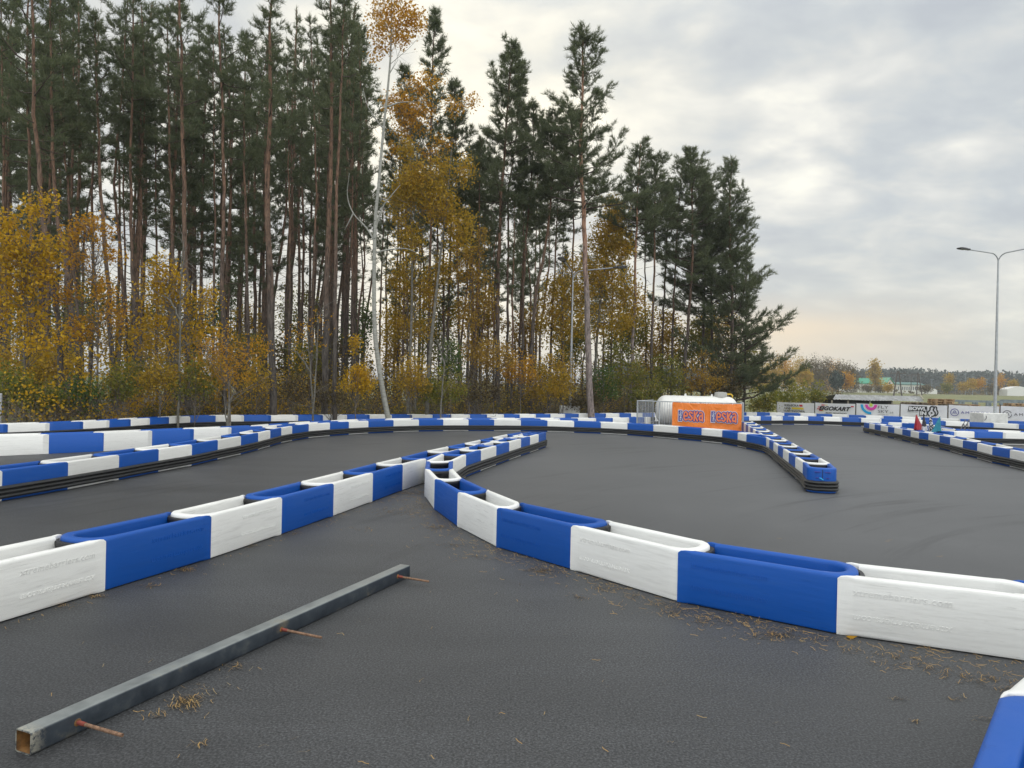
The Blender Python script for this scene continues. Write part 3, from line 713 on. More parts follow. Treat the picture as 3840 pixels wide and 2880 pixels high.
# ---------------------------------------------------------------- steel square tube with three rebar pins
def build_beam():
    a = gp(86, 2826); b = gp(1517, 2162); d = b - a; Lb = np.linalg.norm(d); e = d / Lb; n = np.array([-e[1], e[0]]); s = 0.098; t = 0.006
    a = a + n * 0.0
    root = thing('steel_beam', 'long dark grey square steel tube with rusty pins lying on the asphalt', 'steel beam', (a[0], a[1], 0), math.atan2(e[1], e[0]))
    def ring(x, h, r): # rounded square section
        out = []
        for cx, cz, q0 in ((1, 1, 0), (-1, 1, 90), (-1, -1, 180), (1, -1, 270)):
            for q in (0, 30, 60, 90):
                w_ = math.radians(q0 + q); out.append((x, cx * (h - r) + r * math.cos(w_), s / 2 + cz * (h - r) + r * math.sin(w_)))
        return out
    m = MB(); m.sweep([ring(0, s / 2 - t, 0.006), ring(0, s / 2, 0.011), ring(Lb, s / 2, 0.011), ring(Lb, s / 2 - t, 0.006)], caps=False)
    m.build('tube', 'painted_steel', root, smooth=40, world=False)
    m = MB(); m.sweep([ring(0.001, s / 2 - t, 0.006), ring(Lb - 0.001, s / 2 - t, 0.006)], caps=False); m.build('inner_face', 'rust_inside', root, smooth=40, world=False)
    for px, py in ((284, 2707), (1049, 2359), (1489, 2161)):
        q = gp(px, py, 0.052); x = (q - a) @ e
        root_m = MB(); rng = random.Random(int(px)); pts = []; rr = []
        far_l = 0.275 + rng.uniform(-0.01, 0.02)
        for k in range(60):
            f = k / 59; pts.append((x + 0.012 * f, -s / 2 + 0.004 - far_l * f + (0.0), 0.052 - 0.010 * f)); rr.append(0.0078 + (0.0014 if k % 3 == 0 else 0))
        root_m.tube(pts, rr, 8); pin = root_m.build('rebar_pin', 'rusty_rebar', root, smooth=60, world=False)
        c = MB(); c.tube([(x, -s / 2 + 0.002, 0.052), (x + 0.002, -s / 2 - 0.045, 0.051)], [0.0106, 0.0098], 10); cc = c.build('primer_patch', 'red_primer', root, smooth=60, world=False); cc.parent = pin
        w_ = MB(); w_.lathe([(0.017, 0), (0.015, 0.003), (0.010, 0.004)], (x, -s / 2, 0.052), n=14, e=[(1, 0, 0), (0, 0, 1), (0, -1, 0)]); ww = w_.build('weld', 'rust_inside', root, smooth=40, world=False); ww.parent = pin
        st = MB(); st.tube([(x, s / 2 - 0.002, 0.052), (x, s / 2 + 0.03, 0.052)], 0.009, 8); st.build('pin_stub', 'red_primer', root, smooth=60, world=False)
build_beam()

# ---------------------------------------------------------------- lettering helpers on a vertical plane
def put(parent, geo_, mat_, x0, z0, x1, z1, off=0.012, rot=0, name='lettering'):
    """flat lettering in local x (along), y = -off (towards the viewer), z up, fitted to the box"""
    v, f = geo_
    if rot:
        c, s_ = math.cos(rot), math.sin(rot); v = np.stack([v[:, 0] * c - v[:, 1] * s_, v[:, 0] * s_ + v[:, 1] * c, v[:, 2]], 1)
    v = fit(v, x0, z0, x1, z1); m = MB(); m.add([(p[0], -off, p[1]) for p in v], f)
    return m.build(name, mat_, parent, world=False)
def arc_geo(cx, cz, r0, r1, a0, a1, n=28):
    vs = []; fs = []
    for k in range(n + 1):
        t = math.radians(a0 + (a1 - a0) * k / n); vs += [(cx + r0 * math.cos(t), cz + r0 * math.sin(t), 0), (cx + r1 * math.cos(t), cz + r1 * math.sin(t), 0)]
    for k in range(n): fs.append((2 * k, 2 * k + 1, 2 * k + 3, 2 * k + 2))
    return np.array(vs), fs
def shape(parent, geos, mat_, off=0.012, name='emblem'):
    m = MB()
    for v, f in geos: m.add([(p[0], -off, p[1]) for p in v], f)
    return m.build(name, mat_, parent, world=False)
def poly(*pts): return np.array([(x, z, 0) for x, z in pts]), [tuple(range(len(pts)))]
def bez(pts, w0, n=6):
    """ribbon of width w0 through points"""
    C = catmull([(p[0], p[1]) for p in pts], n); T = np.gradient(C, axis=0); T /= np.linalg.norm(T, axis=1)[:, None] + 1e-9; N = np.stack([-T[:, 1], T[:, 0]], 1)
    vs = []; fs = []
    for k in range(len(C)): vs += [(*(C[k] - N[k] * w0 / 2), 0), (*(C[k] + N[k] * w0 / 2), 0)]
    for k in range(len(C) - 1): fs.append((2 * k, 2 * k + 1, 2 * k + 3, 2 * k + 2))
    return np.array(vs), fs

# ---------------------------------------------------------------- white banners with black posts along the field
BX0, BD0, BA, BB = 16.22, 44.0, 1.688, -1.54
blen = math.hypot(BA, BB); bang = math.atan2(BB, BA)
def cloth(parent, w_, z0, z1, mat_, seed, amp=0.012, nx=24, nz=10, name='sheet'):
    rng = np.random.RandomState(seed); m = MB(); vs = []
    ph = rng.rand(6) * 6
    for j in range(nz + 1):
        for i in range(nx + 1):
            u, v = i / nx, j / nz
            y = amp * (math.sin(9 * u + 3 * v + ph[0]) + 0.6 * math.sin(17 * u - 5 * v + ph[1]) + 0.5 * math.sin(4 * u + 9 * v + ph[2])) * min(1, 6 * u, 6 * (1 - u))
            sag = 0.02 * math.sin(math.pi * u) * v
            vs.append((u * w_, y, z0 + (z1 - z0) * v - sag))
    fs = [(j * (nx + 1) + i, j * (nx + 1) + i + 1, (j + 1) * (nx + 1) + i + 1, (j + 1) * (nx + 1) + i) for j in range(nz) for i in range(nx)]
    m.add(vs, fs); return m.build(name, mat_, parent, smooth=80, world=False)
blabels = ['white banner lettered KIELECKA LIGA KARTINGOWA behind the far barriers', 'white banner with slanted black EIGOKART lettering',
           'white banner with a cyan and pink arc reading FLY SKY', 'white banner reading BOWL IN with a bowling pin emblem',
           'white banner reading AMFITORIA with a blue ringed letter', 'white banner with a grey ringed letter, cut by the right edge']
for i in range(6):
    x = BX0 + BA * i * 1.0; y = BD0 + BB * i
    z1 = 0.90 + 0.035 * i
    ban = thing('banner', blabels[i], 'banner', (x, y, 0), bang, 'white banners along the field')
    W_ = blen; cloth(ban, W_ - 0.06, 0.02, z1, 'banner_white', i + 3, 0.008)
    t0 = z1 - 0.03
    if i == 0:
        for s_, zz, x1 in (('KIELECKA', 0.80, 1.33), ('LIGA', 0.63, 0.86), ('KARTINGOWA', 0.46, 1.70)):
            put(ban, text_geo(s_, 1, bold=0.02), 'ink_black', 0.48, zz - 0.145, x1, zz - 0.02, 0.03)
        shape(ban, [poly((1.38, .665), (1.56, .665), (1.54, .775), (1.35, .775))], 'ink_red', 0.03)
        shape(ban, [poly((.92, .495), (1.63, .495), (1.60, .61), (.90, .61))], 'ink_yellow', 0.03)
    elif i == 1:
        put(ban, text_geo('EIGOKART', 1, bold=0.045, shear=0.35, space=1.02), 'ink_black', 0.22, 0.50, 2.0, 0.74, 0.03)
        put(ban, text_geo('MALOWY TOR KARTINGOWY', 1, bold=0.02), 'ink_black', 0.62, 0.32, 1.78, 0.40, 0.03)
        shape(ban, [poly((0.12 + a, z), (0.30 + a, z), (0.34 + a, z + .05), (0.16 + a, z + .05)) for a, z in ((.02, .66), (-.03, .55), (.1, .46), (.22, .78))] + [poly((1.98, .74), (2.14, .74), (2.17, .80), (2.01, .80))], 'ink_red', 0.028)
        shape(ban, [poly((.5, .79), (.7, .79), (.72, .82), (.52, .82)), poly((.38, .45), (.5, .45), (.52, .49), (.4, .49))], 'ink_yellow', 0.026)
    elif i == 2:
        shape(ban, [arc_geo(0.78, t0 - 0.02, 0.42, 0.55, 180, 272)], 'ink_cyan', 0.03)
        shape(ban, [arc_geo(0.78, t0 - 0.02, 0.17, 0.32, 180, 360)], 'ink_pink', 0.03)
        shape(ban, [arc_geo(0.78, t0 - 0.04, 0.0, 0.09, 0, 359)], 'ink_lime', 0.03)
        put(ban, text_geo('FLY', 1, bold=0.0), 'ink_grey', 1.14, 0.72, 1.68, 0.88, 0.03)
        put(ban, text_geo('SKY', 1, bold=0.0), 'ink_grey', 1.14, 0.48, 1.68, 0.64, 0.03)
        put(ban, text_geo('2.0', 1), 'ink_grey', 1.74, 0.48, 1.92, 0.56, 0.03)
        put(ban, text_geo('PARK ROZRYWKI', 1), 'ink_grey', 1.14, 0.36, 1.68, 0.40, 0.03)
    elif i == 3:
        shape(ban, [poly((.36, .66), (1.30, .66), (1.28, .92), (.40, .92)), poly((.92, .40), (1.30, .40), (1.30, .68), (.92, .68))], 'ink_black', 0.024)
        put(ban, text_geo('BOWL', 1, bold=0.05), 'ink_white', 0.42, 0.69, 1.26, 0.89, 0.032)
        put(ban, text_geo('IN', 1, bold=0.05), 'ink_white', 0.96, 0.44, 1.26, 0.65, 0.032)
        put(ban, text_geo('KREGIELNIA', 1, bold=0.02), 'ink_black', 0.36, 0.58, 0.86, 0.63, 0.032)
        shape(ban, [bez([(1.42, .86), (1.52, .93), (1.62, .86), (1.58, .74), (1.68, .58), (1.62, .44), (1.48, .40), (1.36, .46), (1.32, .60), (1.42, .74), (1.42, .86)], .065),
                    bez([(1.60, .90), (1.72, .90), (1.74, .76), (1.80, .62), (1.76, .50), (1.66, .42)], .055), arc_geo(1.5, .58, 0, .05, 0, 359)], 'ink_black', 0.03)
    else:
        mm = 'ink_violet' if i == 4 else 'ink_grey'
        shape(ban, [arc_geo(0.28, 0.66, 0.165, 0.195, 0 if i == 4 else 20, 360, 40), bez([(0.19, 0.59), (0.28, 0.75), (0.37, 0.59)], .028, 4), bez([(0.25, .60), (0.28, .645), (0.31, .60)], .02, 4)], mm, 0.03)
        put(ban, text_geo('AMFITORIA', 1, bold=0.0, space=1.35), mm, 0.56, 0.60, 2.10, 0.73, 0.03)
    post = MB(); post.tube([(-0.01, 0.03, 0), (-0.01, 0.03, z1 + 0.06)], 0.028, 8); post.build('post', 'dark_metal', ban, smooth=60, world=False)

# ---------------------------------------------------------------- street lamps on concrete blocks
def lamp(px, D, ytop_px, heads, rb, label, block_px, block_top, blabel):
    base = at(px[0], px[1], D); bz = base[2]
    w_ = (block_px[1] - block_px[0]) * D / F; cx = (at(block_px[0], 1500, D)[0] + at(block_px[1], 1500, D)[0]) / 2
    bt = at(block_px[0] / 2 + block_px[1] / 2, block_top, D)[2]
    if bt > 0:
        blk = thing('concrete_block', blabel, 'concrete block', (cx, D, 0), 0, 'concrete foundation blocks')
        m = MB(); h = w_ / 2
        m.sweep([[(cx + sx * (h - i_), D + sy * (h * 0.9 - i_), z) for sx, sy in ((-1, -1), (1, -1), (1, 1), (-1, 1))] for i_, z in ((0, 0), (0, bt - 0.02), (0.02, bt))])
        m.build('block', 'concrete', blk)
        m = MB(); m.tube([(cx - h * 0.8, D - h * 0.92, bt - 0.12), (cx - h * 0.83, D - h - 0.0, bt - 0.22), (cx - h * 0.95, D - h * 0.93, bt - 0.34)], 0.012, 6); m.build('lifting_loop', 'dark_metal', blk)
    top = at(ytop_px[0], ytop_px[1], D); L = thing('street_lamp', label, 'street lamp', (base[0], D, 0), 0, 'street lamps')
    m = MB(); m.tube([(base[0], D, max(bt, 0)), (base[0], D, max(bt, 0) + 0.02)], rb * 2.0, 12); m.build('base_plate', 'galvanised', L)
    z0 = max(bt, 0); tp = np.array([base[0], D, top[2]])
    m = MB(); m.tube([(base[0], D, z0), (base[0], D, z0 + 1.2), tp], [rb, rb * 0.95, rb * 0.5], 14); m.build('pole', 'galvanised', L, smooth=60)
    for dx, dy, ln, rise in heads:
        d = np.array([dx, dy, 0]); d /= np.linalg.norm(d)
        pts = [tp - np.array([0, 0, .05])]
        for q in np.linspace(0, 1, 9)[1:]:
            a_ = q * math.radians(84); R_ = 0.42
            pts.append(tp + d * (R_ * (1 - math.cos(a_))) + np.array([0, 0, R_ * math.sin(a_)]))
        e = pts[-1]; end = e + d * (ln - R_) + np.array([0, 0, rise]); pts.append(end)
        m = MB(); m.tube(pts, 0.028, 8); arm = m.build('arm', 'galvanised', L, smooth=60)
        u = end - e; u /= np.linalg.norm(u); s_ = np.cross(u, (0, 0, 1)); s_ /= np.linalg.norm(s_); n_ = np.cross(s_, u)
        m = MB(); m.box(end + u * 0.10, (0.24, 0.12, 0.07), e=[u, s_, n_]); h_ = m.build('lamp_neck', 'dark_metal', L)
        m = MB(); secs = []
        for f, ww, hh in ((0.16, 0.06, 0.03), (0.22, 0.13, 0.035), (0.5, 0.15, 0.03), (0.60, 0.13, 0.018)):
            c = end + u * f; secs.append([c + s_ * a2 * ww + n_ * b2 * hh for a2, b2 in ((-1, -1), (1, -1), (0.9, 1), (-0.9, 1))])
        m.sweep(secs); m.build('lamp_head', 'dark_metal', L)
        m = MB(); m.box(end + u * 0.38 - n_ * 0.037, (0.30, 0.2, 0.012), e=[u, s_, n_]); m.build('lens', 'tank_grey', L)
    return L
lamp((2138, 1522), 33.0, (2143, 1050), ((1.0, -0.30, 1.9, 0.10), (-0.33, -1.0, 1.75, 0.15)), 0.062, 'grey double arm street lamp in front of the pines', (2099.7, 2172.5), 1522,
     'white concrete block under the lamp by the pines')
lamp((3731, 1548), 34.3, (3740, 984), ((-1.0, -0.25, 1.75, 0.08), (0.62, -1.0, 1.9, 0.12)), 0.075, 'tall grey double arm street lamp before the banners', (3664, 3753.5), 1548.5,
     'white concrete block under the lamp by the banners')
p = at(1.5, 1590, 18.6); mp = MB(); zt = at(2, 1478, 18.6)[2]
mp.tube([(p[0], 18.6, -0.01), (p[0], 18.6, zt)], 0.03, 8); mp.tube([(p[0], 18.6, zt - 0.001), (p[0], 18.6, zt + 0.02)], [0.034, 0.02], 8)
tag(mp.build('metal_post', 'galvanised', smooth=60), 'thin grey metal post at the left edge behind the outer row', 'post')

# ---------------------------------------------------------------- gas tank behind the fence
def build_tank():
    a = at(2458, 1548, 29.6); b = at(2769, 1548, 29.2); a = np.array([a[0], a[1] + 0.15]); b = np.array([b[0], b[1]])
    e2 = (b - a) / np.linalg.norm(b - a); e = np.array([e2[0], e2[1], 0]); Lt = np.linalg.norm(b - a); r = 0.60; zc = 0.70
    T = thing('gas_tank', 'white horizontal gas tank behind the fence with orange banner', 'gas tank', (a[0], a[1], 0), math.atan2(e2[1], e2[0]))
    prof = []
    for k in range(9): q = math.pi / 2 * k / 8; prof.append((r * math.sin(q) if k else 0.001, 0.42 * (1 - math.cos(q))))
    prof += [(r, Lt / 2)] + [(p_, Lt - h) for p_, h in prof[::-1]]
    m = MB(); s_ = np.array([-e[1], e[0], 0]); m.lathe(prof, (a[0], a[1], zc), n=40, e=[s_, (0, 0, 1), e]); m.build('shell', 'tank_white', T, smooth=50)
    P_ = lambda x, y, z: np.array([a[0], a[1], 0]) + e * x + s_ * y + np.array([0, 0, z])
    m = MB(); m.lathe([(0.17, -0.05), (0.17, 0.0), (0.15, 0.012)], P_(0.03, -0.12, zc), n=24, e=[s_, (0, 0, 1), -e]); ln = m.build('end_flange', 'tank_grey', T, smooth=40)
    m = MB()
    for k in range(10): q = k * math.pi / 5; m.lathe([(0.016, 0), (0.016, 0.02)], P_(0.02, -0.12 + 0.135 * math.cos(q), zc + 0.135 * math.sin(q)), n=6, e=[s_, (0, 0, 1), -e])
    bo = m.build('bolt_ring', 'dark_metal', T); bo.parent = ln
    for x in (1.22, 2.27):
        m = MB(); m.sweep([[P_(x - 0.06, t, zc + r - 0.02), P_(x + 0.06, t, zc + r - 0.02), P_(x + 0.025, t, zc + r + 0.09), P_(x - 0.025, t, zc + r + 0.09)] for t in (-0.01, 0.01)]); m.build('lifting_lug', 'tank_white', T)
    m = MB(); m.lathe([(0.25, 0), (0.25, 0.17), (0.22, 0.21), (0.10, 0.225)], P_(2.62, 0, zc + r - 0.04), n=28, e=[e, s_, (0, 0, 1)]); m.build('valve_dome', 'tank_grey', T, smooth=40)
    m = MB(); m.tube([P_(2.86, 0, zc + r + 0.10), P_(3.02, 0, zc + r + 0.10), P_(3.08, 0, zc + r + 0.05), P_(3.08, 0, zc + r - 0.12)], 0.03, 8); m.build('gas_pipe', 'yellow_paint', T, smooth=60)
    for x in (0.75, 2.6):
        m = MB(); m.box(P_(x, 0, 0.09), (0.16, 0.9, 0.18), e=[e, s_, (0, 0, 1)]); m.build('saddle_foot', 'concrete', T)
    v, f = text_geo('GAZ', 1, bold=0.02)
build_tank()

# ---------------------------------------------------------------- event fence and orange banner
FA = np.array([at(2390, 1500, 28.1)[0], 28.1]); FB = np.array([at(2474, 1500, 27.9)[0], 27.9]); FC = np.array([at(2786, 1500, 27.0)[0], 27.0])
def fence(a, b, zt, label, nb, thick=0.021):
    L = np.linalg.norm(b - a); T = thing('steel_fence', label, 'fence', (a[0], a[1], 0), math.atan2(b[1] - a[1], b[0] - a[0]), 'galvanised crowd fences')
    m = MB(); m.tube([(0, 0, .03), (0, 0, zt)], thick, 8); m.tube([(L, 0, .03), (L, 0, zt)], thick, 8); m.tube([(-.02, 0, zt), (L + .02, 0, zt)], thick * .9, 8); m.tube([(0, 0, .16), (L, 0, .16)], thick * .8, 8); m.build('frame', 'galvanised', T, smooth=60, world=False)
    for k in range(1, nb):
        m = MB(); x = L * k / nb; m.tube([(x, 0, .16), (x, 0, zt)], 0.009, 5); m.build('bar', 'galvanised', T, world=False)
    for x in (0.12 * L, 0.88 * L):
        m = MB(); m.box((x, 0, 0.015), (0.05, 0.5, 0.02)); m.box((x, 0, 0.09), (0.03, 0.03, 0.14)); m.build('foot', 'galvanised', T, world=False)
    return T
ZF = 1.075
fence(FA, FB - (FB - FA) * 0.01, ZF, 'short galvanised fence panel left of the tank', 8)
fence(FB + (FC - FB) * 0.003, FB + (FC - FB) * 0.497, ZF, 'fence panel in front of the tank end, half covered by orange banner', 16)
fence(FB + (FC - FB) * 0.503, FC, ZF, 'fence panel fully covered by the right part of the orange banner', 16)
fence(FC + np.array([.03, 0.02]), FC + np.array([0.75, 2.6]), ZF + .03, 'fence panel going back beside the tank on the right', 16)
fence(FA + np.array([0.03, 0.03]), FA + np.array([1.1, 2.5]), ZF, 'fence panel going back beside the tank on the left', 16)
d_ = (FC - FB); t0 = 0.155; o_ = FB + d_ * t0; wban = np.linalg.norm(d_) * (0.985 - t0); hd = math.atan2(d_[1], d_[0])
OB = thing('orange_banner', 'orange banner with two blue and orange eska logos tied to the fence', 'banner', (o_[0] + 0.0, o_[1] - 0.045, 0), hd)
cloth(OB, wban, 0.03, ZF - 0.015, 'banner_orange', 5, 0.020, 60, 20)
GL = {'e': [[(.02, .17), (.09, .175), (.16, .18), (.155, .27), (.09, .33), (.02, .26), (.015, .10), (.09, .02), (.165, .055)]],
      's': [[(.155, .28), (.09, .33), (.02, .27), (.08, .185), (.155, .11), (.09, .02), (.01, .06)]],
      'k': [[(.02, .0), (.02, .17), (.02, .34)], [(.155, .34), (.06, .18), (.10, .11), (.165, .0)]],
      'a': [[(.03, .29), (.09, .33), (.155, .27), (.16, .15), (.16, .0)], [(.15, .19), (.08, .20), (.02, .12), (.05, .03), (.15, .05)]]}
def logo_word(s_, x0, z0, sx=1.0, sz=1.0):
    """rounded fat letters in three layers, each stroke a hair in front of the last"""
    for wd_, mt, off in ((.155, 'ink_white', .036), (.12, 'ink_violet', .046), (.062, 'ink_orange', .056)):
        m = MB(); q = 0
        for i, ch in enumerate(s_):
            for st in GL[ch]:
                pts = [(x0 + (i * .235 + x) * sx, z0 + z * sz) for x, z in st]; gs = [bez(pts, wd_, 5)]
                for e_ in (pts[0], pts[-1]): gs.append(arc_geo(e_[0], e_[1], 0, wd_ / 2, 0, 360, 14))
                for v, f in gs: m.add([(p[0], -off - q * .0004, p[1]) for p in v], f); q += 1
        m.build('lettering', mt, OB, world=False)
for c0 in (0.27 * wban, 0.745 * wban):
    logo_word('eska', c0 - 0.25, 0.375, 0.80, 1.0)
    shape(OB, [poly((c0 - .47, .32), (c0 - .30, .32), (c0 - .30, .78), (c0 - .47, .78))], 'ink_white', 0.038, 'logo_tab')
    shape(OB, [poly((c0 - .45, .345), (c0 - .31, .345), (c0 - .31, .755), (c0 - .45, .755))], 'ink_violet', 0.042, 'logo_tab')
    put(OB, text_geo('radio', 1, bold=0.02), 'ink_white', c0 - .425, .38, c0 - .335, .72, 0.050, rot=math.pi / 2)
for k in range(9):
    x = wban * (k + 0.03) / 8.1; m = MB(); m.tube([(x, -0.02, ZF - 0.06), (x, 0.02, ZF - 0.0), (x, 0.05, ZF + 0.012)], 0.006, 5); m.build('cable_tie', 'ink_white', OB, world=False)

# ---------------------------------------------------------------- flags and folding stand
def flag(px_top, px_bot, wpx, D, mats, label, seed):
    t = at(*px_top, D); b = at(*px_bot, D); rng = random.Random(seed)
    root = thing('marshal_flag', label, 'flag', (b[0], D, b[2] - 0.25), 0, 'marshal flags standing in the barriers')
    m = MB(); m.tube([(b[0] - 0.0, D, 0.05), t + np.array([0.01, 0, 0.02])], 0.011, 6); m.build('stick', 'dark_metal', root)
    zs = np.linspace(t[2], b[2], 9); m = None; nm = len(mats)
    for mi, (mt, f0, f1) in enumerate(mats):
        m = MB(); rings = []
        for f in np.linspace(f0, f1, 8):
            wl, wr = wpx[0] * D / F * f ** 0.85 + 0.012, wpx[1] * D / F * f ** 0.85 + 0.012
            c = t + (b - t) * f; ring_ = []
            for k in range(14):
                q = 2 * math.pi * k / 14; fold = 1 + 0.28 * math.sin(3 * q + seed) * f
                xx = math.cos(q) * (wr if math.cos(q) > 0 else wl) * fold; yy = math.sin(q) * (0.02 + 0.07 * f) * fold
                ring_.append((c[0] + xx, D + yy, c[2] + 0.02 * f * math.sin(2 * q + seed)))
            rings.append(ring_)
        m.sweep(rings); m.build('cloth', mt, root, smooth=70)
flag((3436, 1556), (3441, 1612), (10, 18), 23.9, [('flag_red', 0, 1)], 'red marshal flag, leftmost of the four flags', 1)
flag((3464, 1559), (3466, 1614), (8, 8), 23.7, [('flag_black', 0, 0.72), ('flag_white', 0.72, 1)], 'black flag with white foot beside the red flag', 2)
flag((3489, 1555), (3491, 1616), (6, 8), 23.5, [('flag_chequered', 0, 1)], 'black and white chequered flag between black and teal flags', 3)
flag((3524, 1564), (3516, 1618), (18, 9), 23.3, [('flag_teal', 0, 1)], 'teal blue flag, rightmost of the four flags', 4)
def stand():
    D = 24.6; c = at(3615, 1612, D); root = thing('folding_stand', 'small grey folding metal stand on top of the barriers', 'folding stand', (c[0], D, HB), 0)
    z0 = HB + 0.0
    for k, x in enumerate((-0.10, 0.02)):
        m = MB(); m.bar((c[0] + x - 0.02, D, z0), (c[0] + x + 0.17, D + 0.03, z0 + 0.35), 0.013); m.build('back_bar', 'ink_grey', root)
        m = MB(); m.bar((c[0] + x + 0.09, D, z0 + 0.20), (c[0] + x + 0.17, D + 0.02, z0), 0.012); m.build('prop', 'ink_grey', root)
        m = MB(); m.bar((c[0] + x + 0.03, D + 0.1, z0), (c[0] + x + 0.09, D + 0.05, z0 + 0.19), 0.011); m.build('prop', 'ink_grey', root)
    m = MB(); m.bar((c[0] + 0.055, D, z0 + 0.30), (c[0] + 0.17, D, z0 + 0.30), 0.012); m.bar((c[0] - 0.04, D, z0 + 0.14), (c[0] + 0.10, D, z0 + 0.14), 0.012); m.build('crossbar', 'ink_grey', root)
stand()

# ---------------------------------------------------------------- yard behind the banners: shelter, pallets, steel racks
def gz(y): return -0.012 if y < 62 else min(1.54, -0.012 + (y - 62) * 1.55 / 170)
def shelter():
    D = 51.0; eL = at(3121, 1498, D); eR = at(3463, 1497, D); rL = at(3134, 1479, D + 2); rR = at(3450, 1479.5, D + 2)
    S = thing('low_shelter', 'low dark shelter with grey corrugated roof behind the banners', 'shelter', (eL[0], D, 0), 0)
    n = 90; vs = []; k3 = 0
    for i in range(n + 1):
        f = i / n; dz = 0.022 * math.sin(i * math.pi / 1.5)
        w_ = 0.03 * math.sin(f * 11)
        for q in ((eL[0] + (eR[0] - eL[0]) * f, D - 0.05, eL[2] + dz + w_ * .5), (rL[0] + (rR[0] - rL[0]) * f, D + 2, rL[2] + dz), (eL[0] + (eR[0] - eL[0]) * f + .3, D + 4, eL[2] + dz)): vs.append(q)
    fs = [(3 * i + j, 3 * i + 3 + j, 3 * i + 4 + j, 3 * i + 1 + j) for i in range(n) for j in (0, 1)]
    m = MB(); m.add(vs, fs); m.build('roof', 'corrugated_sheet', S)
    Lx = eR[0] - eL[0]
    for f0, f1 in ((0.02, 0.17), (0.185, 0.41), (0.425, 0.655)):
        m = MB(); m.box((eL[0] + Lx * (f0 + f1) / 2, D + 0.2, 0.5), (Lx * (f1 - f0), 0.04, eL[2] - 0.3)); m.build('wall_board', 'dark_board', S)
    m = MB(); m.box((eL[0] + Lx * .5, D + 3.9, 0.5), (Lx * .96, 0.04, 1.0)); m.build('back_wall', 'dark_board', S)
    for f in (0.0, 0.178, 0.418, 0.662, 0.97):
        m = MB(); m.box((eL[0] + Lx * f + 0.03, D + 0.12, (eL[2] - 0.06) / 2), (0.09, 0.09, eL[2] - 0.04)); m.build('post', 'post_wood', S)
    m = MB(); m.bar((eR[0], D, eR[2]), (rR[0], D + 2, rR[2]), 0.04); m.bar((rR[0], D + 2, rR[2]), (eR[0] + .3, D + 4, eR[2]), 0.04); m.build('gable_board', 'post_wood', S)
shelter()
def pallet(label, mt='pallet_wood'):
    P_ = thing('pallet', label, 'pallet', (0, 0, 0), 0)
    for k in range(5):
        m = MB(); m.box((0, -0.33 + 0.165 * k, 0.133), (1.2, 0.12, 0.022)); m.build('deck_board', mt, P_, world=False)
    for y in (-0.34, 0, 0.34):
        m = MB()
        for x in (-0.52, 0, 0.52): m.box((x, y, 0.072), (0.14, 0.12, 0.096))
        m.build('block_row', mt, P_, world=False)
        m = MB(); m.box((0, y, 0.012), (1.2, 0.1, 0.022)); m.build('skid', mt, P_, world=False)
    return P_
p0 = pallet('wooden pallet in the yard', 'pallet_wood'); p1 = pallet('weathered pallet', 'old_pallet_wood')
used = {0: False, 1: False}; rg = random.Random(4)
def stack(px, D, n, kind, where, ztop=None, rz=0.0):
    x = at(px, 1490, D)[0]
    for k in range(n):
        lab = '%s pallet, %s from the bottom of the stack %s' % (('pale', 'weathered')[kind], ORD[k], where)
        loc = (x + rg.uniform(-.08, .08), D + rg.uniform(-.06, .06), 0.146 * k + (gz(D)))
        r = rz + rg.uniform(-0.05, 0.05); g_ = 'wooden pallets stacked in the yard'
        src = (p0, p1)[kind]
        if not used[kind]: src.location = loc; src.rotation_euler = (0, 0, r); src['label'] = lab; src['group'] = g_; used[kind] = True
        else: dup(src, loc, r, lab, g_)
stack(3372, 48, 6, 1, 'under the shelter', rz=0.2); stack(3420, 48.3, 7, 1, 'by the gable', rz=0.1); stack(3455, 48, 7, 1, 'before the gable', rz=1.4)
stack(3532, 44, 9, 0, 'right of the shelter'); stack(3580, 43.5, 7, 1, 'left of the racks', rz=0.1); stack(3622, 44, 7, 0, 'left of the lamp pole'); stack(3778, 43, 7, 0, 'right of the lamp pole', rz=0.1); stack(3822, 42, 8, 0, 'at the right edge')
def planks(px, D, label, z):
    x = at(px, 1490, D)[0]; m = MB(); r_ = random.Random(px)
    for k in range(9): m.box((x + r_.uniform(-.4, .4), D + r_.uniform(-.5, .5), z - 0.05 * (k % 3)), (2.6, 0.16, 0.03), r_.uniform(-.25, .25))
    for k in (-0.8, 0, 0.8): m.box((x + k, D, (z - 0.15) / 2), (0.15, 0.9, z - 0.14))
    tag(m.build('plank_pile', 'pallet_wood'), label, 'plank pile')
planks(3495, 46.5, 'loose pile of pale planks right of the shelter', 0.80); planks(3690, 44, 'loose pile of pale planks left of the lamp pole', 0.86)
def rack(px0, px1, D, zt, label):
    a = at(px0, 1490, D)[0]; b = at(px1, 1490, D)[0]; R_ = thing('steel_rack', label, 'steel rack', (a, D, 0), 0, 'grey steel racks in the yard'); n = 4
    for k in range(n + 1):
        x = a + (b - a) * k / n
        for y in (D, D + 1.1):
            m = MB(); m.box((x, y, zt / 2), (0.14, 0.12, zt)); m.build('upright', 'rack_steel', R_)
    for z in (zt, zt * 0.62):
        for y in (D - 0.02, D + 1.12):
            m = MB(); m.box(((a + b) / 2, y, z - 0.06), (b - a + 0.3, 0.07, 0.13)); m.build('beam', 'rack_steel', R_)
rack(3600, 3805, 48, 1.22, 'long grey steel rack behind the pallets and the lamp pole'); rack(3800, 3850, 50, 1.3, 'grey steel rack at the right edge of the yard')

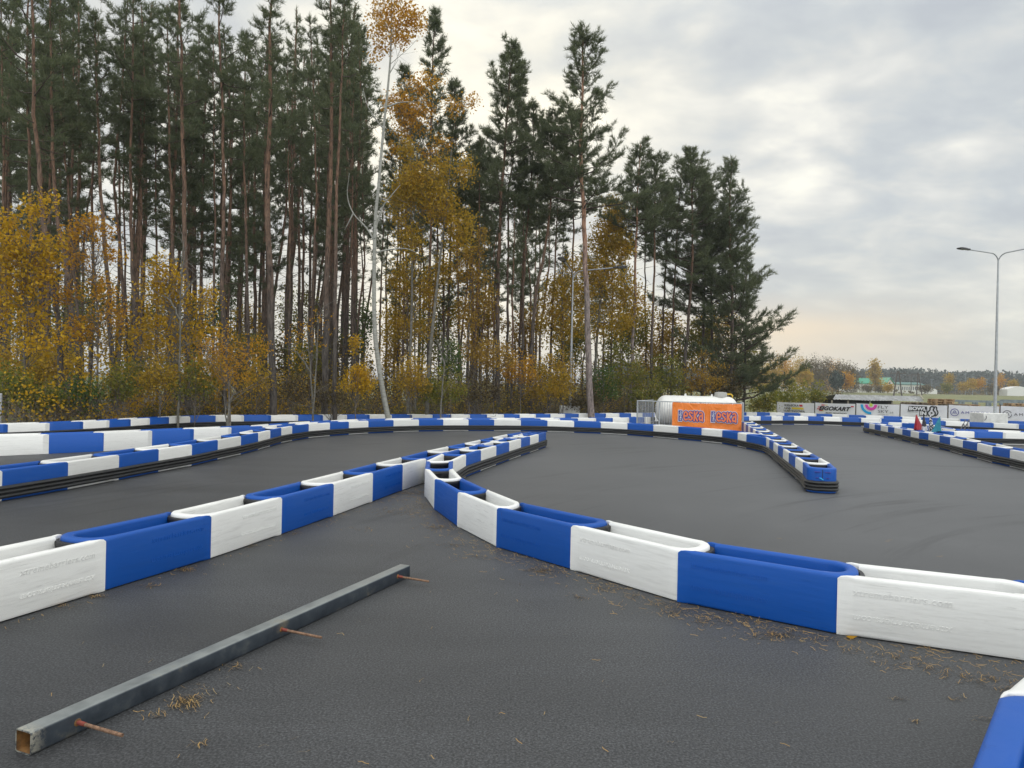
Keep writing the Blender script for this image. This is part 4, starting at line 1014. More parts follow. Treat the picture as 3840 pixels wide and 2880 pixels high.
# ---------------------------------------------------------------- far buildings
def house(px0, px1, ypx_eave, ypx_ridge, ypx_base, D, dep, wallm, roofm, label, nwin, gable_right=True, rz=0.0):
    a = at(px0, ypx_base, D); b = at(px1, ypx_base, D); ze = at(px0, ypx_eave, D)[2]; zr = at(px0, ypx_ridge, D)[2]; z0 = gz(D) - 0.3
    H_ = thing('distant_building', label, 'building', (a[0], D, z0), 0)
    L = b[0] - a[0]; m = MB()
    P_ = [(a[0], D), (b[0], D), (b[0], D + dep), (a[0], D + dep)]
    m.add([(x, y, z0) for x, y in P_] + [(x, y, ze) for x, y in P_] + [(b[0], D + dep / 2, zr - .15), (a[0], D + dep / 2, zr - .15)],
          [(0, 1, 5, 4), (1, 2, 6, 8, 5), (2, 3, 7, 6), (3, 0, 4, 9, 7)]); m.build('wall', wallm, H_)
    m = MB(); o = 0.4
    for y0, y1 in ((D - o, D + dep / 2), (D + dep + o, D + dep / 2)):
        m.add([(a[0] - o, y0, ze - .1), (b[0] + o, y0, ze - .1), (b[0] + o, y1, zr), (a[0] - o, y1, zr), (a[0] - o, y0, ze + .1), (b[0] + o, y0, ze + .1), (b[0] + o, y1, zr + .2), (a[0] - o, y1, zr + .2)],
              [(0, 1, 2, 3), (4, 5, 6, 7), (0, 1, 5, 4), (1, 2, 6, 5), (2, 3, 7, 6), (3, 0, 4, 7)])
    m.build('roof', roofm, H_)
    for k in range(nwin):
        x = a[0] + L * (k + 0.6) / (nwin + 0.2)
        m = MB(); m.box((x, D - 0.02, z0 + (ze - z0) * 0.6), (L / nwin * 0.45, 0.06, (ze - z0) * 0.34)); m.build('window', 'window_dark', H_)
    return H_
house(3195, 3322, 1437, 1418, 1466, 262, 11, 'house_white', 'roof_green', 'long white building with a bright green roof beyond the field', 8)
def gable():
    D = 258; a = at(3322, 1466, D); b = at(3352, 1466, D); z0 = gz(D) - .3; zr = at(3336, 1419, D)[2]; ze = at(3336, 1441, D)[2]
    G_ = thing('distant_building', 'white gable end with small windows right of the green roof', 'building', (a[0], D, z0), 0)
    m = MB(); c = (a[0] + b[0]) / 2; f_ = [(a[0], z0), (b[0], z0), (b[0], ze), (c, zr - .1), (a[0], ze)]
    m.sweep([[(x, D + y, z) for x, z in f_] for y in (0, 9)]); m.build('wall', 'house_white', G_)
    m = MB()
    for s0, s1 in (((a[0] - .3, ze - .2), (c, zr + .1)), ((b[0] + .3, ze - .2), (c, zr + .1))):
        m.sweep([[(s0[0], y, s0[1]), (s1[0], y, s1[1]), (s1[0], y, s1[1] + .25), (s0[0], y, s0[1] + .25)] for y in (D - .4, D + 9.4)])
    m.build('roof', 'roof_green', G_)
    for x, z in ((-.9, .35), (.7, .35), (-.9, .75), (.7, .75), (-0.1, 1.12)):
        m = MB(); m.box((c + x, D - 0.03, z0 + (ze - z0) * z), (0.45, 0.06, 0.7)); m.build('window', 'window_dark', G_)
gable()
house(3364, 3462, 1441, 1434, 1461, 275, 9, 'house_white', 'roof_teal', 'low white wing with dark green roof and a window row', 12)
house(2940, 3020, 1431, 1419, 1462, 300, 9, 'house_white', 'roof_green', 'green roofed building half hidden by autumn trees', 4)
def tent(px0, px1, yt, ye, D, label):
    a = at(px0, 1460, D)[0]; b = at(px1, 1460, D)[0]; z0 = gz(D) - .3; zt = at((px0 + px1) / 2, yt, D)[2]; ze = at(px0, ye, D)[2]
    T = thing('white_hall', label, 'tent', (a, D, z0), 0); m = MB(); c = (a + b) / 2
    pr = [(a, z0), (b, z0), (b, ze), (c + (b - c) * .5, ze + (zt - ze) * .7), (c, zt), (c - (c - a) * .5, ze + (zt - ze) * .7), (a, ze)]
    m.sweep([[(x, D + y, z) for x, z in pr] for y in (0, 4)]); m.build('canopy', 'tent_white', T)
tent(3778, 3870, 1449, 1460, 230, 'white low tent hall near the right edge beyond the field'); tent(3486, 3515, 1457, 1463, 240, 'small white tent in the middle of the far field')
def utility(px, D, ytop, label, legs=((-.9, 0), (.9, 0)), arms=True):
    x = at(px, 1460, D)[0]; z0 = gz(D) - .2; zt = at(px, ytop, D)[2]
    U = thing('utility_pole', label, 'utility pole', (x, D, z0), 0, 'utility poles across the field')
    for l0, l1 in legs:
        m = MB(); m.tube([(x + l0, D, z0), (x + l1, D, zt)], [.16, .1], 6); m.build('pole', 'pole_wood', U)
    if arms:
        m = MB(); m.box((x, D, zt - .5), (3.4, .12, .14)); m.build('crossarm', 'pole_wood', U)
        for s in (-1.4, 0, 1.4):
            m = MB(); m.tube([(x + s, D, zt - .45), (x + s, D, zt - .1)], .07, 6); m.build('insulator', 'pole_wood', U)
utility(3367, 150, 1391, 'wooden A shaped utility pole left of the dark green wing', legs=((-.9, -.15), (.9, .15)))
utility(3440, 190, 1398, 'wooden utility pole in front of the dark green wing', legs=((-.2, .1), (1.3, .2)))
utility(3416, 240, 1404, 'thin utility pole behind the wooden ones', legs=((0, 0),))
for px, yt, lb in ((3620, 1402, 'tall thin floodlight mast beyond the field, left one'), (3648, 1413, 'shorter thin mast right of the floodlight mast'), (3494, 1422, 'thin mast beside the small white tent'), (3700, 1420, 'thin mast just left of the lamp pole')):
    D = 260; x = at(px, 1460, D)[0]; m = MB(); z0 = gz(D) - .2; zt = at(px, yt, D)[2]
    T = thing('light_mast', lb, 'light mast', (x, D, z0), 0, 'thin masts beyond the field'); m.tube([(x, D, z0), (x, D, zt)], .11, 6); m.build('mast', 'rack_steel', T)
    m = MB(); m.box((x, D, zt), (1.3, .3, .18)); m.build('lamp_head', 'rack_steel', T)

# ---------------------------------------------------------------- dry pine needles and a leaf on the asphalt
def litter():
    rng = np.random.RandomState(5); V_ = []; T_ = []
    def needle(x, y, ang, ln, bend):
        o = len(V_); w_ = 0.0009 + rng.rand() * 0.0006; n = 4
        for k in range(n):
            f = k / (n - 1) - .5; a = ang + bend * f; cx = x + math.cos(ang) * ln * f - math.sin(ang) * bend * ln * f * f; cy = y + math.sin(ang) * ln * f + math.cos(ang) * bend * ln * f * f
            z = 0.006 + 0.012 * rng.rand() * (rng.rand() < .4)
            V_.append((cx - math.sin(a) * w_, cy + math.cos(a) * w_, z)); V_.append((cx + math.sin(a) * w_, cy - math.cos(a) * w_, z + 0.001))
        for k in range(n - 1): T_.append((o + 2 * k, o + 2 * k + 1, o + 2 * k + 3)); T_.append((o + 2 * k, o + 2 * k + 3, o + 2 * k + 2))
    def clump(px, py, n, rad, aspect=0.0):
        n = int(n * 1.7); rad *= .85
        c = gp(px, py)
        for _ in range(n):
            q = rng.randn(2) * rad; needle(c[0] + q[0], c[1] + q[1] * .7, aspect + rng.randn() * .7, .035 + rng.rand() * .03, rng.randn() * .4)
    for px, py, n, r in ((2905, 2385, 75, .10), (2030, 2142, 55, .09), (2790, 2322, 35, .12), (2520, 2300, 30, .09), (2500, 2270, 20, .08), (2650, 2330, 22, .09), (3480, 2310, 0, .1), (2280, 2210, 22, .08), (2170, 2240, 14, .05), (2370, 2240, 16, .08),
                         (710, 2630, 45, .06), (690, 2655, 24, .05), (760, 2590, 14, .08), (880, 2505, 12, .07), (700, 2400, 0, .1), (690, 2140, 28, .05), (560, 2200, 16, .05), (360, 2238, 22, .05), (940, 2050, 14, .06), (1090, 2003, 16, .08),
                         (250, 2270, 12, .05), (1640, 1980, 40, .12), (1560, 1850, 130, .22), (1480, 1920, 80, .25), (1600, 1900, 70, .2), (1700, 2045, 30, .15), (1350, 1985, 14, .12), (1780, 2090, 20, .12), (590, 2690, 8, .03), (340, 2795, 0, .03), (750, 2795, 5, .02),
                         (3200, 2440, 14, .07), (3330, 2460, 16, .08), (3400, 2478, 20, .09), (3300, 2500, 10, .08), (3500, 2510, 14, .08), (3560, 2530, 10, .05), (3650, 2540, 10, .05), (3730, 2550, 14, .05), (3640, 2560, 10, .06), (3370, 2620, 6, .03), (3590, 2625, 7, .03),
                         (3770, 2590, 16, .05), (3430, 2710, 5, .015), (3690, 2700, 5, .03), (3060, 2400, 18, .1), (2950, 2360, 16, .1), (3000, 2290, 0, .1)):
        clump(px, py, n, r)
    B = [p_ for p_ in B_F[1:9]]
    for _ in range(800):
        k = rng.randint(0, 7); f = rng.rand(); p_ = B[k] * (1 - f) + B[k + 1] * f; t = B[k + 1] - B[k]; n_ = np.array([-t[1], t[0]]); n_ /= np.linalg.norm(n_); n_ *= -1 if n_[1] > 0 else 1
        q = p_ + n_ * (0.02 + abs(rng.randn()) * .22); needle(q[0], q[1], rng.rand() * 3.1, .03 + rng.rand() * .035, rng.randn() * .4)
    for _ in range(200):
        k = rng.randint(0, 8); f = rng.rand(); p_ = A_F[k] * (1 - f) + A_F[k + 1] * f; t = A_F[k + 1] - A_F[k]; n_ = np.array([t[1], -t[0]]) / np.linalg.norm(t)
        q = p_ + n_ * (0.02 + abs(rng.randn()) * .12); needle(q[0], q[1], rng.rand() * 3.1, .03 + rng.rand() * .035, rng.randn() * .4)
    for _ in range(80):
        q = gp(rng.randint(0, 3840), rng.randint(2000, 2879)); needle(q[0], q[1], rng.rand() * 3.1, .03 + rng.rand() * .03, rng.randn() * .4)
    o = tri_obj('pine_needles', V_, T_, 'litter_needle'); tag(o, 'dry tan pine needles scattered along the foot of the barriers', 'needle litter', kind='stuff')
    g_ = gp(3190, 2395); m = MB(); vs = [(g_[0] + .035 * math.cos(q) * (1 + .3 * math.cos(3 * q)), g_[1] + .02 * math.sin(q), .006 + .012 * math.cos(q) ** 2) for q in np.linspace(0, 6.28, 11)[:-1]]
    m.add(vs + [(g_[0], g_[1], .02)], [(i, (i + 1) % 10, 10) for i in range(10)]); tag(m.build('dead_leaf', 'leaf_orange'), 'single curled orange leaf at the foot of the white barrier', 'leaf')
litter()
# ---------------------------------------------------------------- trees
def unit_(v): return v / (np.linalg.norm(v, axis=-1, keepdims=True) + 1e-9)
def blades(pos, dr, nb, ln, wd, rng, spread=0.6):
    """nb thin needles bunches per position"""
    N = len(pos) * nb
    p = np.repeat(pos, nb, 0) + rng.randn(N, 3) * 0.02
    d = unit_(np.repeat(unit_(dr), nb, 0) + rng.randn(N, 3) * spread)
    s = unit_(np.cross(d, rng.randn(N, 3))) * (wd * (0.7 + 0.6 * rng.rand(N, 1)))
    L = ln * (0.65 + 0.6 * rng.rand(N, 1))
    V_ = np.empty((N, 3, 3)); V_[:, 0] = p + s; V_[:, 1] = p - s; V_[:, 2] = p + d * L
    return V_.reshape(-1, 3)
def leafquads(pos, size, rng, droop=0.0):
    N = len(pos); a = unit_(rng.randn(N, 3) + np.array([0, 0, -droop])); b_ = unit_(np.cross(a, rng.randn(N, 3)))
    s = size * (0.6 + 0.8 * rng.rand(N, 1)); V_ = np.empty((N, 4, 3))
    V_[:, 0] = pos; V_[:, 1] = pos + a * s * .5 + b_ * s * .36; V_[:, 2] = pos + a * s; V_[:, 3] = pos + a * s * .5 - b_ * s * .36
    return V_.reshape(-1, 3)
def tubes_np(mb, pts, r0, r1, n=4): mb.tube(pts, np.linspace(r0, r1, len(pts)), n, cap=False)

def pine_geo(tr, z0, R, seed, rtr, dens=1.0, nb=8, ln=0.20, wd=0.011, lean_top=True, low_dead=16, prof=None, elb=2, zs_=0.40):
    """tr: trunk polyline (local, metres). z0: crown base height, R: crown half width. Returns trunk MB, needle vertices"""
    rng = np.random.RandomState(seed); rd = random.Random(seed); tr = np.array(tr, float)
    Ht = tr[-1][2]; tb = MB(); lb = MB(); C = []
    zz = np.linspace(0, 1, 22); order = tr[:, 2]
    def P(z): return np.array([np.interp(z, order, tr[:, 0]), np.interp(z, order, tr[:, 1]), z])
    def RT(z): return rtr * (1 - 0.82 * min(1, z / Ht) ** 1.15) + 0.004
    zs = np.concatenate([[-0.1, 0.15, 0.5], np.linspace(1.0, Ht, 20)])
    tp = np.array([P(max(z, 0)) + (0, 0, min(z, 0)) for z in zs]); tp[3:-1, :2] += rng.randn(len(zs) - 4, 2) * 0.018
    tb.tube(tp, [RT(max(z, 0)) * (1.28 if z < .1 else 1.1 if z < .4 else 1.0) for z in zs], 9, cap=True)
    pos = []; dr = []
    prof = prof or (lambda t: (1 - t) ** 0.7 * min(1, 0.55 + 2.4 * t) + 0.06)
    z = z0; Lc = Ht - z0; gold = rd.random() * 6.28
    while z < Ht - 0.15:
        t = (z - z0) / Lc; nl = 3 if t < .85 else 4
        lob = 0.65 + 0.55 * rd.random()
        for k in range(nl):
            if rd.random() > dens: continue
            gold += 2.4 + rd.uniform(-.4, .4); az = gold
            ln_ = R * prof(t) * rd.uniform(0.5, 1.25) * lob * (1 + 0.38 * math.sin(az * 1.0 + seed + z * .9) + 0.2 * math.sin(az * 2 + z * 2.1))
            ln_ = min(ln_, R * prof(t) * 1.12 + 0.15)
            el = math.radians(elb + 58 * t ** 1.1 + rd.uniform(-16, 16))
            b0 = P(z + rd.uniform(-.1, .1)); h = np.array([math.cos(az), math.sin(az), 0.0])
            npt = 5; pts = [b0]
            for j in range(1, npt):
                e_ = el + math.radians(34) * (j / npt) ** 1.5
                pts.append(pts[-1] + (h * math.cos(e_) + np.array([0, 0, math.sin(e_)])) * ln_ / (npt - 1) + rng.randn(3) * .03 * ln_)
            pts = np.array(pts); tubes_np(lb, pts, 0.008 + 0.011 * ln_, 0.003)
            nt_ = int(4 + ln_ * 8.5); 
            for q in range(nt_):
                s = 0.28 + 0.72 * (q + rd.random()) / nt_; x = s * (npt - 1); i0 = min(int(x), npt - 2)
                b = pts[i0] * (1 - (x - i0)) + pts[i0 + 1] * (x - i0)
                a2 = az + rd.choice((-1, 1)) * rd.uniform(.2, 1.5); tl = rd.uniform(.16, .5) * (1.25 - .5 * s) * (0.55 + 0.35 * min(ln_, 2.0))
                td = np.array([math.cos(a2), math.sin(a2), rd.uniform(-0.15, 1.1)]); td /= np.linalg.norm(td)
                e1 = b + td * tl
                sd = np.cross(td, (0, 0, 1.0)) * .006; lb.add([b + sd, b - sd, e1], [(0, 1, 2)])
                m_ = max(2, int(tl / 0.085)); f = (np.arange(m_) + 1) / m_
                pos.append(b + (e1 - b) * (0.15 + .85 * f[:, None])); dr.append(np.tile(td * .7 + np.array([0, 0, .55]), (m_, 1)))
            pos.append(pts[-1][None]); dr.append((h + np.array([0, 0, .8]))[None])
        z += zs_ * rd.uniform(.7, 1.3)
    k = np.linspace(max(z0, Ht - 0.9), Ht, 9); pos.append(np.array([P(q) for q in k])); dr.append(np.tile([0, 0, 1.0], (9, 1)))
    for _ in range(low_dead):
        z = rd.uniform(min(2.0, z0 * .4), z0); az = rd.uniform(0, 6.28); l_ = rd.uniform(.25, 1.3); b = P(z); h = np.array([math.cos(az), math.sin(az), rd.uniform(-.1, .5)])
        tubes_np(lb, [b, b + h * l_ * .5, b + h * l_ + rng.randn(3) * .12], .014, .004)
    return tb, lb, blades(np.vstack(pos), np.vstack(dr), nb, ln, wd, rng)
def crown_obj(C, lb, mt, root):
    """needles and the limbs that carry them, one crown mesh with two materials"""
    n = len(C); T = [np.arange(n).reshape(-1, 3)]; F_ = []
    for f in lb.f:
        for k in range(1, len(f) - 1): F_.append((f[0], f[k], f[k + 1]))
    F_ = np.array(F_) + n; o = tri_obj('crown', np.vstack([C, np.array(lb.v)]), np.vstack([T[0], F_]), mt, root)
    o.data.materials.append(MATS['limb_bark']); mi = np.zeros(len(o.data.polygons), np.int32); mi[n // 3:] = 1; o.data.polygons.foreach_set('material_index', mi)
    return o
def hero_pine(n, px, D, wpx, y0, R, label, dens=1.0, mt='needles_green', bark='pine_bark', **kw):
    pts = [at(x, y, D) for x, y in px]; b = pts[0].copy(); z0b = b[2]
    base = np.array([b[0] - (pts[1][0] - b[0]) / max(.3, pts[1][2] - b[2]) * z0b, D, 0.0]) if z0b > 0.05 else np.array([b[0], D, 0.0])
    tr = [base] + [p for p in pts if p[2] > 0.3]
    root = thing('pine_tree', label, 'pine tree', tuple(base), 0, 'pines along the edge of the wood')
    tr = np.array(tr) - base; zc = at(1920, y0, D)[2] + 0.0
    y0z = at(px[-1][0], y0, D)[2]
    tb, lb, C = pine_geo(tr, y0z, R * D / F, 100 + n, wpx * D / F / 2, dens, **kw)
    tb.build('trunk', bark, root, smooth=70, world=False); crown_obj(C, lb, mt, root)
    return root
spire = lambda t: (1 - t) ** 0.8 * min(1, 0.75 + 1.2 * t) * 1.12 + 0.10
full = lambda t: (1 - t) ** 0.8 + 0.05
HP = [
 (1, [(225, 1500), (223, 1226), (147, 720), (130, 434), (112, -330)], 22, 26, 520, 250, 'thick pine with orange upper trunk at the far left, leaning left', {}),
 (2, [(150, 1420), (125, 1200), (120, 900), (106, 480), (98, -300)], 24.5, 18, 620, 210, 'dark pine just left of the thick leaning one', {}),
 (3, [(289, 1320), (262, 1100), (202, 720), (195, 560), (190, -230)], 24, 22, 560, 190, 'second pine right of the thick leaning one, also leaning left', {}),
 (4, [(297, 1240), (265, 850), (243, 560), (232, 200), (215, -30)], 27, 14, 640, 120, 'slim pine between two leaning trunks at the left', {}),
 (5, [(430, 1480), (405, 1100), (390, 860), (370, 600), (362, 360), (358, 60)], 25, 22, 640, 150, 'pine behind the orange sprays at the left, crown below the frame top', {}),
 (6, [(515, 1450), (505, 1226), (490, 800), (495, 400), (506, -250)], 26, 17, 420, 150, 'straight thin red trunk pine reaching past the frame top, left of the yellow sapling', {'dens': .8}),
 (7, [(478, 1400), (470, 1000), (465, 720), (462, 400), (455, 140)], 30, 11, 760, 95, 'thin pine close beside the straight red trunk', {}),
 (8, [(705, 1460), (700, 1200), (692, 800), (684, 560), (680, 300), (672, -180)], 24.5, 26, 520, 165, 'stout pine rising behind the left yellow sapling', {}),
 (9, [(655, 1330), (650, 1000), (640, 720), (632, 500), (630, 250), (627, 20)], 27.5, 17, 560, 120, 'medium pine just left of the stout one', {}),
 (10, [(840, 1400), (835, 1100), (840, 720), (838, 500), (828, 300), (815, -160)], 25, 21, 440, 150, 'pine with a bent red trunk right of the stout one', {}),
 (11, [(800, 1380), (806, 900), (802, 400), (798, 90)], 29, 12, 640, 110, 'thin pine left of the bent red trunk', {}),
 (12, [(1025, 1545), (1018, 1350), (1012, 1000), (1000, 720), (1010, 500), (1012, 250), (1016, -170)], 24.5, 33, 560, 165, 'big front pine with grey lower trunk, nearest to the outer row', {'dens': .75}),
 (13, [(930, 1380), (925, 1000), (920, 700), (917, 480), (925, 120)], 27.5, 16, 640, 110, 'pine just left of the big front pine', {}),
 (14, [(1085, 1380), (1088, 900), (1080, 500), (1076, 230)], 30, 12, 660, 100, 'thin pine just right of the big front pine', {}),
 (15, [(1218, 1430), (1222, 1150), (1231, 900), (1237, 720), (1244, 500), (1244, 250), (1236, -60)], 26, 30, 520, 130, 'double width dark trunk pine left of the pale aspen', {}),
 (16, [(1255, 1440), (1255, 1200), (1264, 720), (1274, 500), (1284, 280), (1290, -50)], 25.2, 20, 480, 130, 'orange trunk pine hugging the dark trunk, left of the aspen', {}),
 (17, [(1165, 1430), (1172, 1100), (1186, 720), (1178, 400), (1160, 60)], 29.5, 13, 560, 110, 'thin pine left of the double trunks', {}),
 (18, [(1322, 1400), (1320, 1000), (1323, 500), (1330, 260)], 31, 13, 700, 75, 'pine between the double trunks and the pale aspen', {}),
 (19, [(1605, 1430), (1612, 1000), (1615, 600), (1620, 250), (1632, 40)], 32, 15, 820, 95, 'tall narrow spired pine behind the golden birch', {'prof': spire}),
 (20, [(1530, 1400), (1520, 700), (1516, 250)], 33, 11, 760, 70, 'small topped pine left of the spired one', {'prof': spire}),
 (21, [(1722, 1400), (1714, 900), (1706, 300)], 34, 12, 860, 85, 'shorter pine right of the spired one', {'prof': spire}),
 (22, [(1866, 1500), (1865, 1300), (1869, 1000), (1880, 720), (1893, 560), (1905, 350), (1925, 165)], 32, 22, 800, 135, 'tall pine standing alone in the middle of the skyline', {'prof': spire}),
 (23, [(1905, 1400), (1903, 1050), (1906, 720), (1940, 480), (1960, 230)], 34, 13, 760, 80, 'thin pine beside the middle skyline pine', {}),
 (24, [(1960, 1450), (1962, 1080), (1980, 800), (2000, 560), (2000, 380)], 33.5, 14, 860, 95, 'dark thin pine left of the curved trunk', {}),
 (25, [(1990, 1480), (1998, 1250), (2010, 1080), (2045, 950), (2065, 760), (2085, 430)], 32.5, 19, 820, 115, 'pine with a curved leaning trunk left of the lamp', {}),
 (26, [(2217, 1550), (2208, 1380), (2195, 1000), (2190, 800), (2178, 600), (2181, 400), (2188, 120)], 31.5, 30, 780, 160, 'tallest right-hand pine with orange upper trunk beside the lamp', {'prof': spire, 'bark': 'grey_pine_bark', 'dens': .95}),
 (27, [(2363, 1540), (2372, 1300), (2383, 1080), (2385, 900), (2393, 700), (2402, 540)], 36, 17, 900, 110, 'pine with upright bushy tips, left one of a pair', {'prof': spire, 'bark': 'grey_pine_bark'}),
 (28, [(2440, 1540), (2447, 1200), (2455, 950), (2457, 700), (2464, 586)], 36.5, 14, 860, 100, 'pine with upright bushy tips, right one of a pair', {'prof': spire}),
 (29, [(2518, 1480), (2525, 1150), (2540, 850), (2560, 600)], 38.5, 12, 860, 105, 'thin pine right of the tufted pair', {}),
 (30, [(2560, 1480), (2578, 1250), (2598, 950), (2596, 750), (2588, 562)], 37.5, 17, 1060, 145, 'broad dark pine behind the tank', {'prof': full}),
 (31, [(2740, 1500), (2748, 1200), (2738, 900), (2735, 750), (2743, 605)], 38, 18, 1500, 165, 'rightmost pine with a full crown down to the ground', {'prof': full}),
 (32, [(2672, 1480), (2668, 1100), (2660, 860), (2655, 690)], 39.5, 14, 1200, 150, 'dense pine just left of the rightmost one', {'prof': full}),
 (33, [(2790, 1500), (2795, 1300), (2800, 1120), (2800, 960)], 39.5, 12, 1480, 90, 'lower bushy pine filling in at the right end of the wood', {'prof': full}),
 (38, [(2632, 1480), (2640, 1150), (2645, 900), (2640, 640)], 40, 14, 1150, 120, 'pine between the broad dark pine and the dense one', {'prof': full}),
 (39, [(2480, 1480), (2490, 1150), (2500, 900), (2505, 700)], 40.5, 12, 980, 95, 'lower topped pine behind the tufted pair', {}),
 (40, [(2425, 1480), (2420, 1150), (2418, 900), (2420, 740)], 41, 11, 980, 90, 'small pine hidden behind the tufted pair', {}),
 (41, [(1800, 1480), (1798, 1100), (1795, 800), (1800, 520)], 36, 12, 900, 85, 'pine filling the gap left of the middle skyline pine', {'prof': spire}),
 (42, [(2140, 1480), (2145, 1100), (2150, 800), (2145, 420)], 35, 13, 820, 95, 'pine behind the tallest right-hand pine on its left', {'prof': spire}),
 (34, [(20, 1400), (18, 900), (10, 400), (0, -150)], 26, 16, 520, 170, 'dark pine cut by the left edge of the picture', {}),
 (35, [(2060, 1460), (2075, 1100), (2090, 800), (2110, 520)], 35, 12, 900, 85, 'thin pine between the curved trunk and the tallest right-hand pine', {}),
 (36, [(590, 1380), (588, 900), (580, 500), (572, 150)], 29, 12, 620, 120, 'thin pine between the straight red trunk and the stout pine', {}),
 (37, [(2290, 1440), (2296, 1100), (2300, 860)], 38, 11, 1000, 60, 'small pine behind the golden birch right of the lamp', {'prof': spire}),
]
for n, px, D, wpx, y0, R, lab, kw in HP:
    q = dict(kw)
    if n >= 19: R *= 1.34; q['zs_'] = 0.35
    if n in (27, 28, 29, 30, 31, 32, 33, 38, 39, 40): q['zs_'] = 0.30; R *= 1.12
    wpx *= 0.84
    if px[-1][0] < 1400 and 'dens' not in q: q['dens'] = 0.60
    hero_pine(n, px, D, wpx, y0, R, lab, nb=9 if D < 35 else 8, ln=0.19 if D < 30 else 0.21, wd=0.0095 if D < 30 else 0.011, **q)
# pines deeper in the wood: a few meshes, many copies
protos = []
for k in range(6):
    rgk = np.random.RandomState(60 + k); Hk = 18.0
    tr = np.array([(0, 0, 0), (rgk.randn() * .15, 0, 5), (rgk.randn() * .25, 0, 10), (rgk.randn() * .3, 0, 14), (rgk.randn() * .3, 0, Hk)])
    tb, lb, C = pine_geo(tr, (9.5, 10.5, 8.0, 11.5, 10.0, 6.5)[k], 1.35 + .12 * k, 500 + k, 0.10, 0.48, nb=6, ln=0.22, wd=0.014, low_dead=26)
    root = thing('pine_tree', '', 'pine tree', (0, 0, 0), 0, 'pines deep in the wood')
    tb.build('trunk', 'pine_bark', root, smooth=70, world=False); crown_obj(C, lb, 'needles_green', root); protos.append(root)
DEEP = 'slim pine deep in the wood behind the front trunks'
rgn = random.Random(77); placed = 0; usedp = set()
for i in range(150):
    px = rgn.uniform(-40, 2330); D = rgn.uniform(31, 56) if px > 900 else rgn.uniform(27, 52)
    if px > 1980: D = rgn.uniform(36, 56)
    sky = 330 if px < 1340 else (420 if px < 1800 else 520 if px < 2100 else 900)
    if px < 1340: top = rgn.uniform(-100, 330)
    else: top = rgn.uniform(sky, sky + 260)
    p = at(px, 1440, D); zt = at(px, top, D)[2]; s = zt / 18.0; s = min(max(s, 0.55), 1.25)
    k = rgn.randrange(6); loc = (p[0], D, 0); sc_ = (s * rgn.uniform(.75, 1.1),) * 2 + (s,)
    if k not in usedp:
        usedp.add(k); o = protos[k]; o.location = loc; o.scale = sc_; o.rotation_euler = (0, 0, rgn.random() * 6); o['label'] = DEEP
    else: dup(protos[k], loc, rgn.random() * 6.28, DEEP, 'pines deep in the wood', sc_)

# ---------------------------------------------------------------- broadleaf trees and shrubs
LD = 1.55
def blob_points(blobs, D, rng, per=26, sig=0.16):
    out = []
    for x, y, rx, ry, n in blobs:
        n = int(n * LD); c = at(x, y, D); R_ = np.array([rx * D / F, rx * D / F * .8, ry * D / F]); k = max(3, n // per)
        u = unit_(rng.randn(k, 3)) * (rng.rand(k, 1) ** 0.42); cc = c + u * R_
        m_ = cc[rng.randint(0, k, n)] + rng.randn(n, 3) * sig * np.array([1, 1, .8]); out.append(m_)
    return np.vstack(out)
def leafy(name, label, cat, trunk, D, wpx, blobs, mt, bark='twig_bark', size=0.085, group=None, seed=0, br=10, sig=0.16, extra=None, per=14, droop=0.4):
    rng = np.random.RandomState(1000 + seed); pts = [at(x, y, D) for x, y in trunk]; base = pts[0].copy(); 
    if base[2] > 0: base[2] = 0
    base[2] = max(base[2], gz(D)) if D > 62 else 0.0
    pts[0][2] = min(pts[0][2], base[2])
    root = thing(name, label, cat, tuple(base), 0, group); tb = MB()
    C = np.array(pts); C = catmull(C, 6) if len(C) > 2 else C
    r0 = wpx * D / F / 2; rr = r0 * (1 - 0.78 * np.linspace(0, 1, len(C))); tb.tube(C, rr, 8)
    P_ = blob_points(blobs, D, rng, per, sig)
    sel = P_[rng.randint(0, len(P_), br * len(blobs))]
    for q in sel:
        i = int(np.clip(np.searchsorted(C[:, 2], q[2] - abs(np.hypot(q[0] - C[0, 0], 0)) * 0 - rng.uniform(.3, 1.4)), 1, len(C) - 1)); b = C[i]
        mid = (b + q) / 2 + rng.randn(3) * .12 + np.array([0, 0, -.1]); tb.tube(np.array([b, mid, q]), [max(.006, rr[i] * .4), .007, .003], 4, cap=False)
        for _ in range(3):
            e = q + rng.randn(3) * .3; tb.tube(np.array([mid * .4 + q * .6, e]), [.005, .002], 3, cap=False)
    tb.build('trunk', bark, root, smooth=70)
    V_ = leafquads(P_, size, rng, droop); tri_obj('crown', to_local(root, V_), np.arange(len(V_)).reshape(-1, 4), mt, root)
    if extra:
        V_ = leafquads(blob_points(extra[1], D, rng, per, sig), size, rng, droop); tri_obj('crown', to_local(root, V_), np.arange(len(V_)).reshape(-1, 4), extra[0], root)
    return root
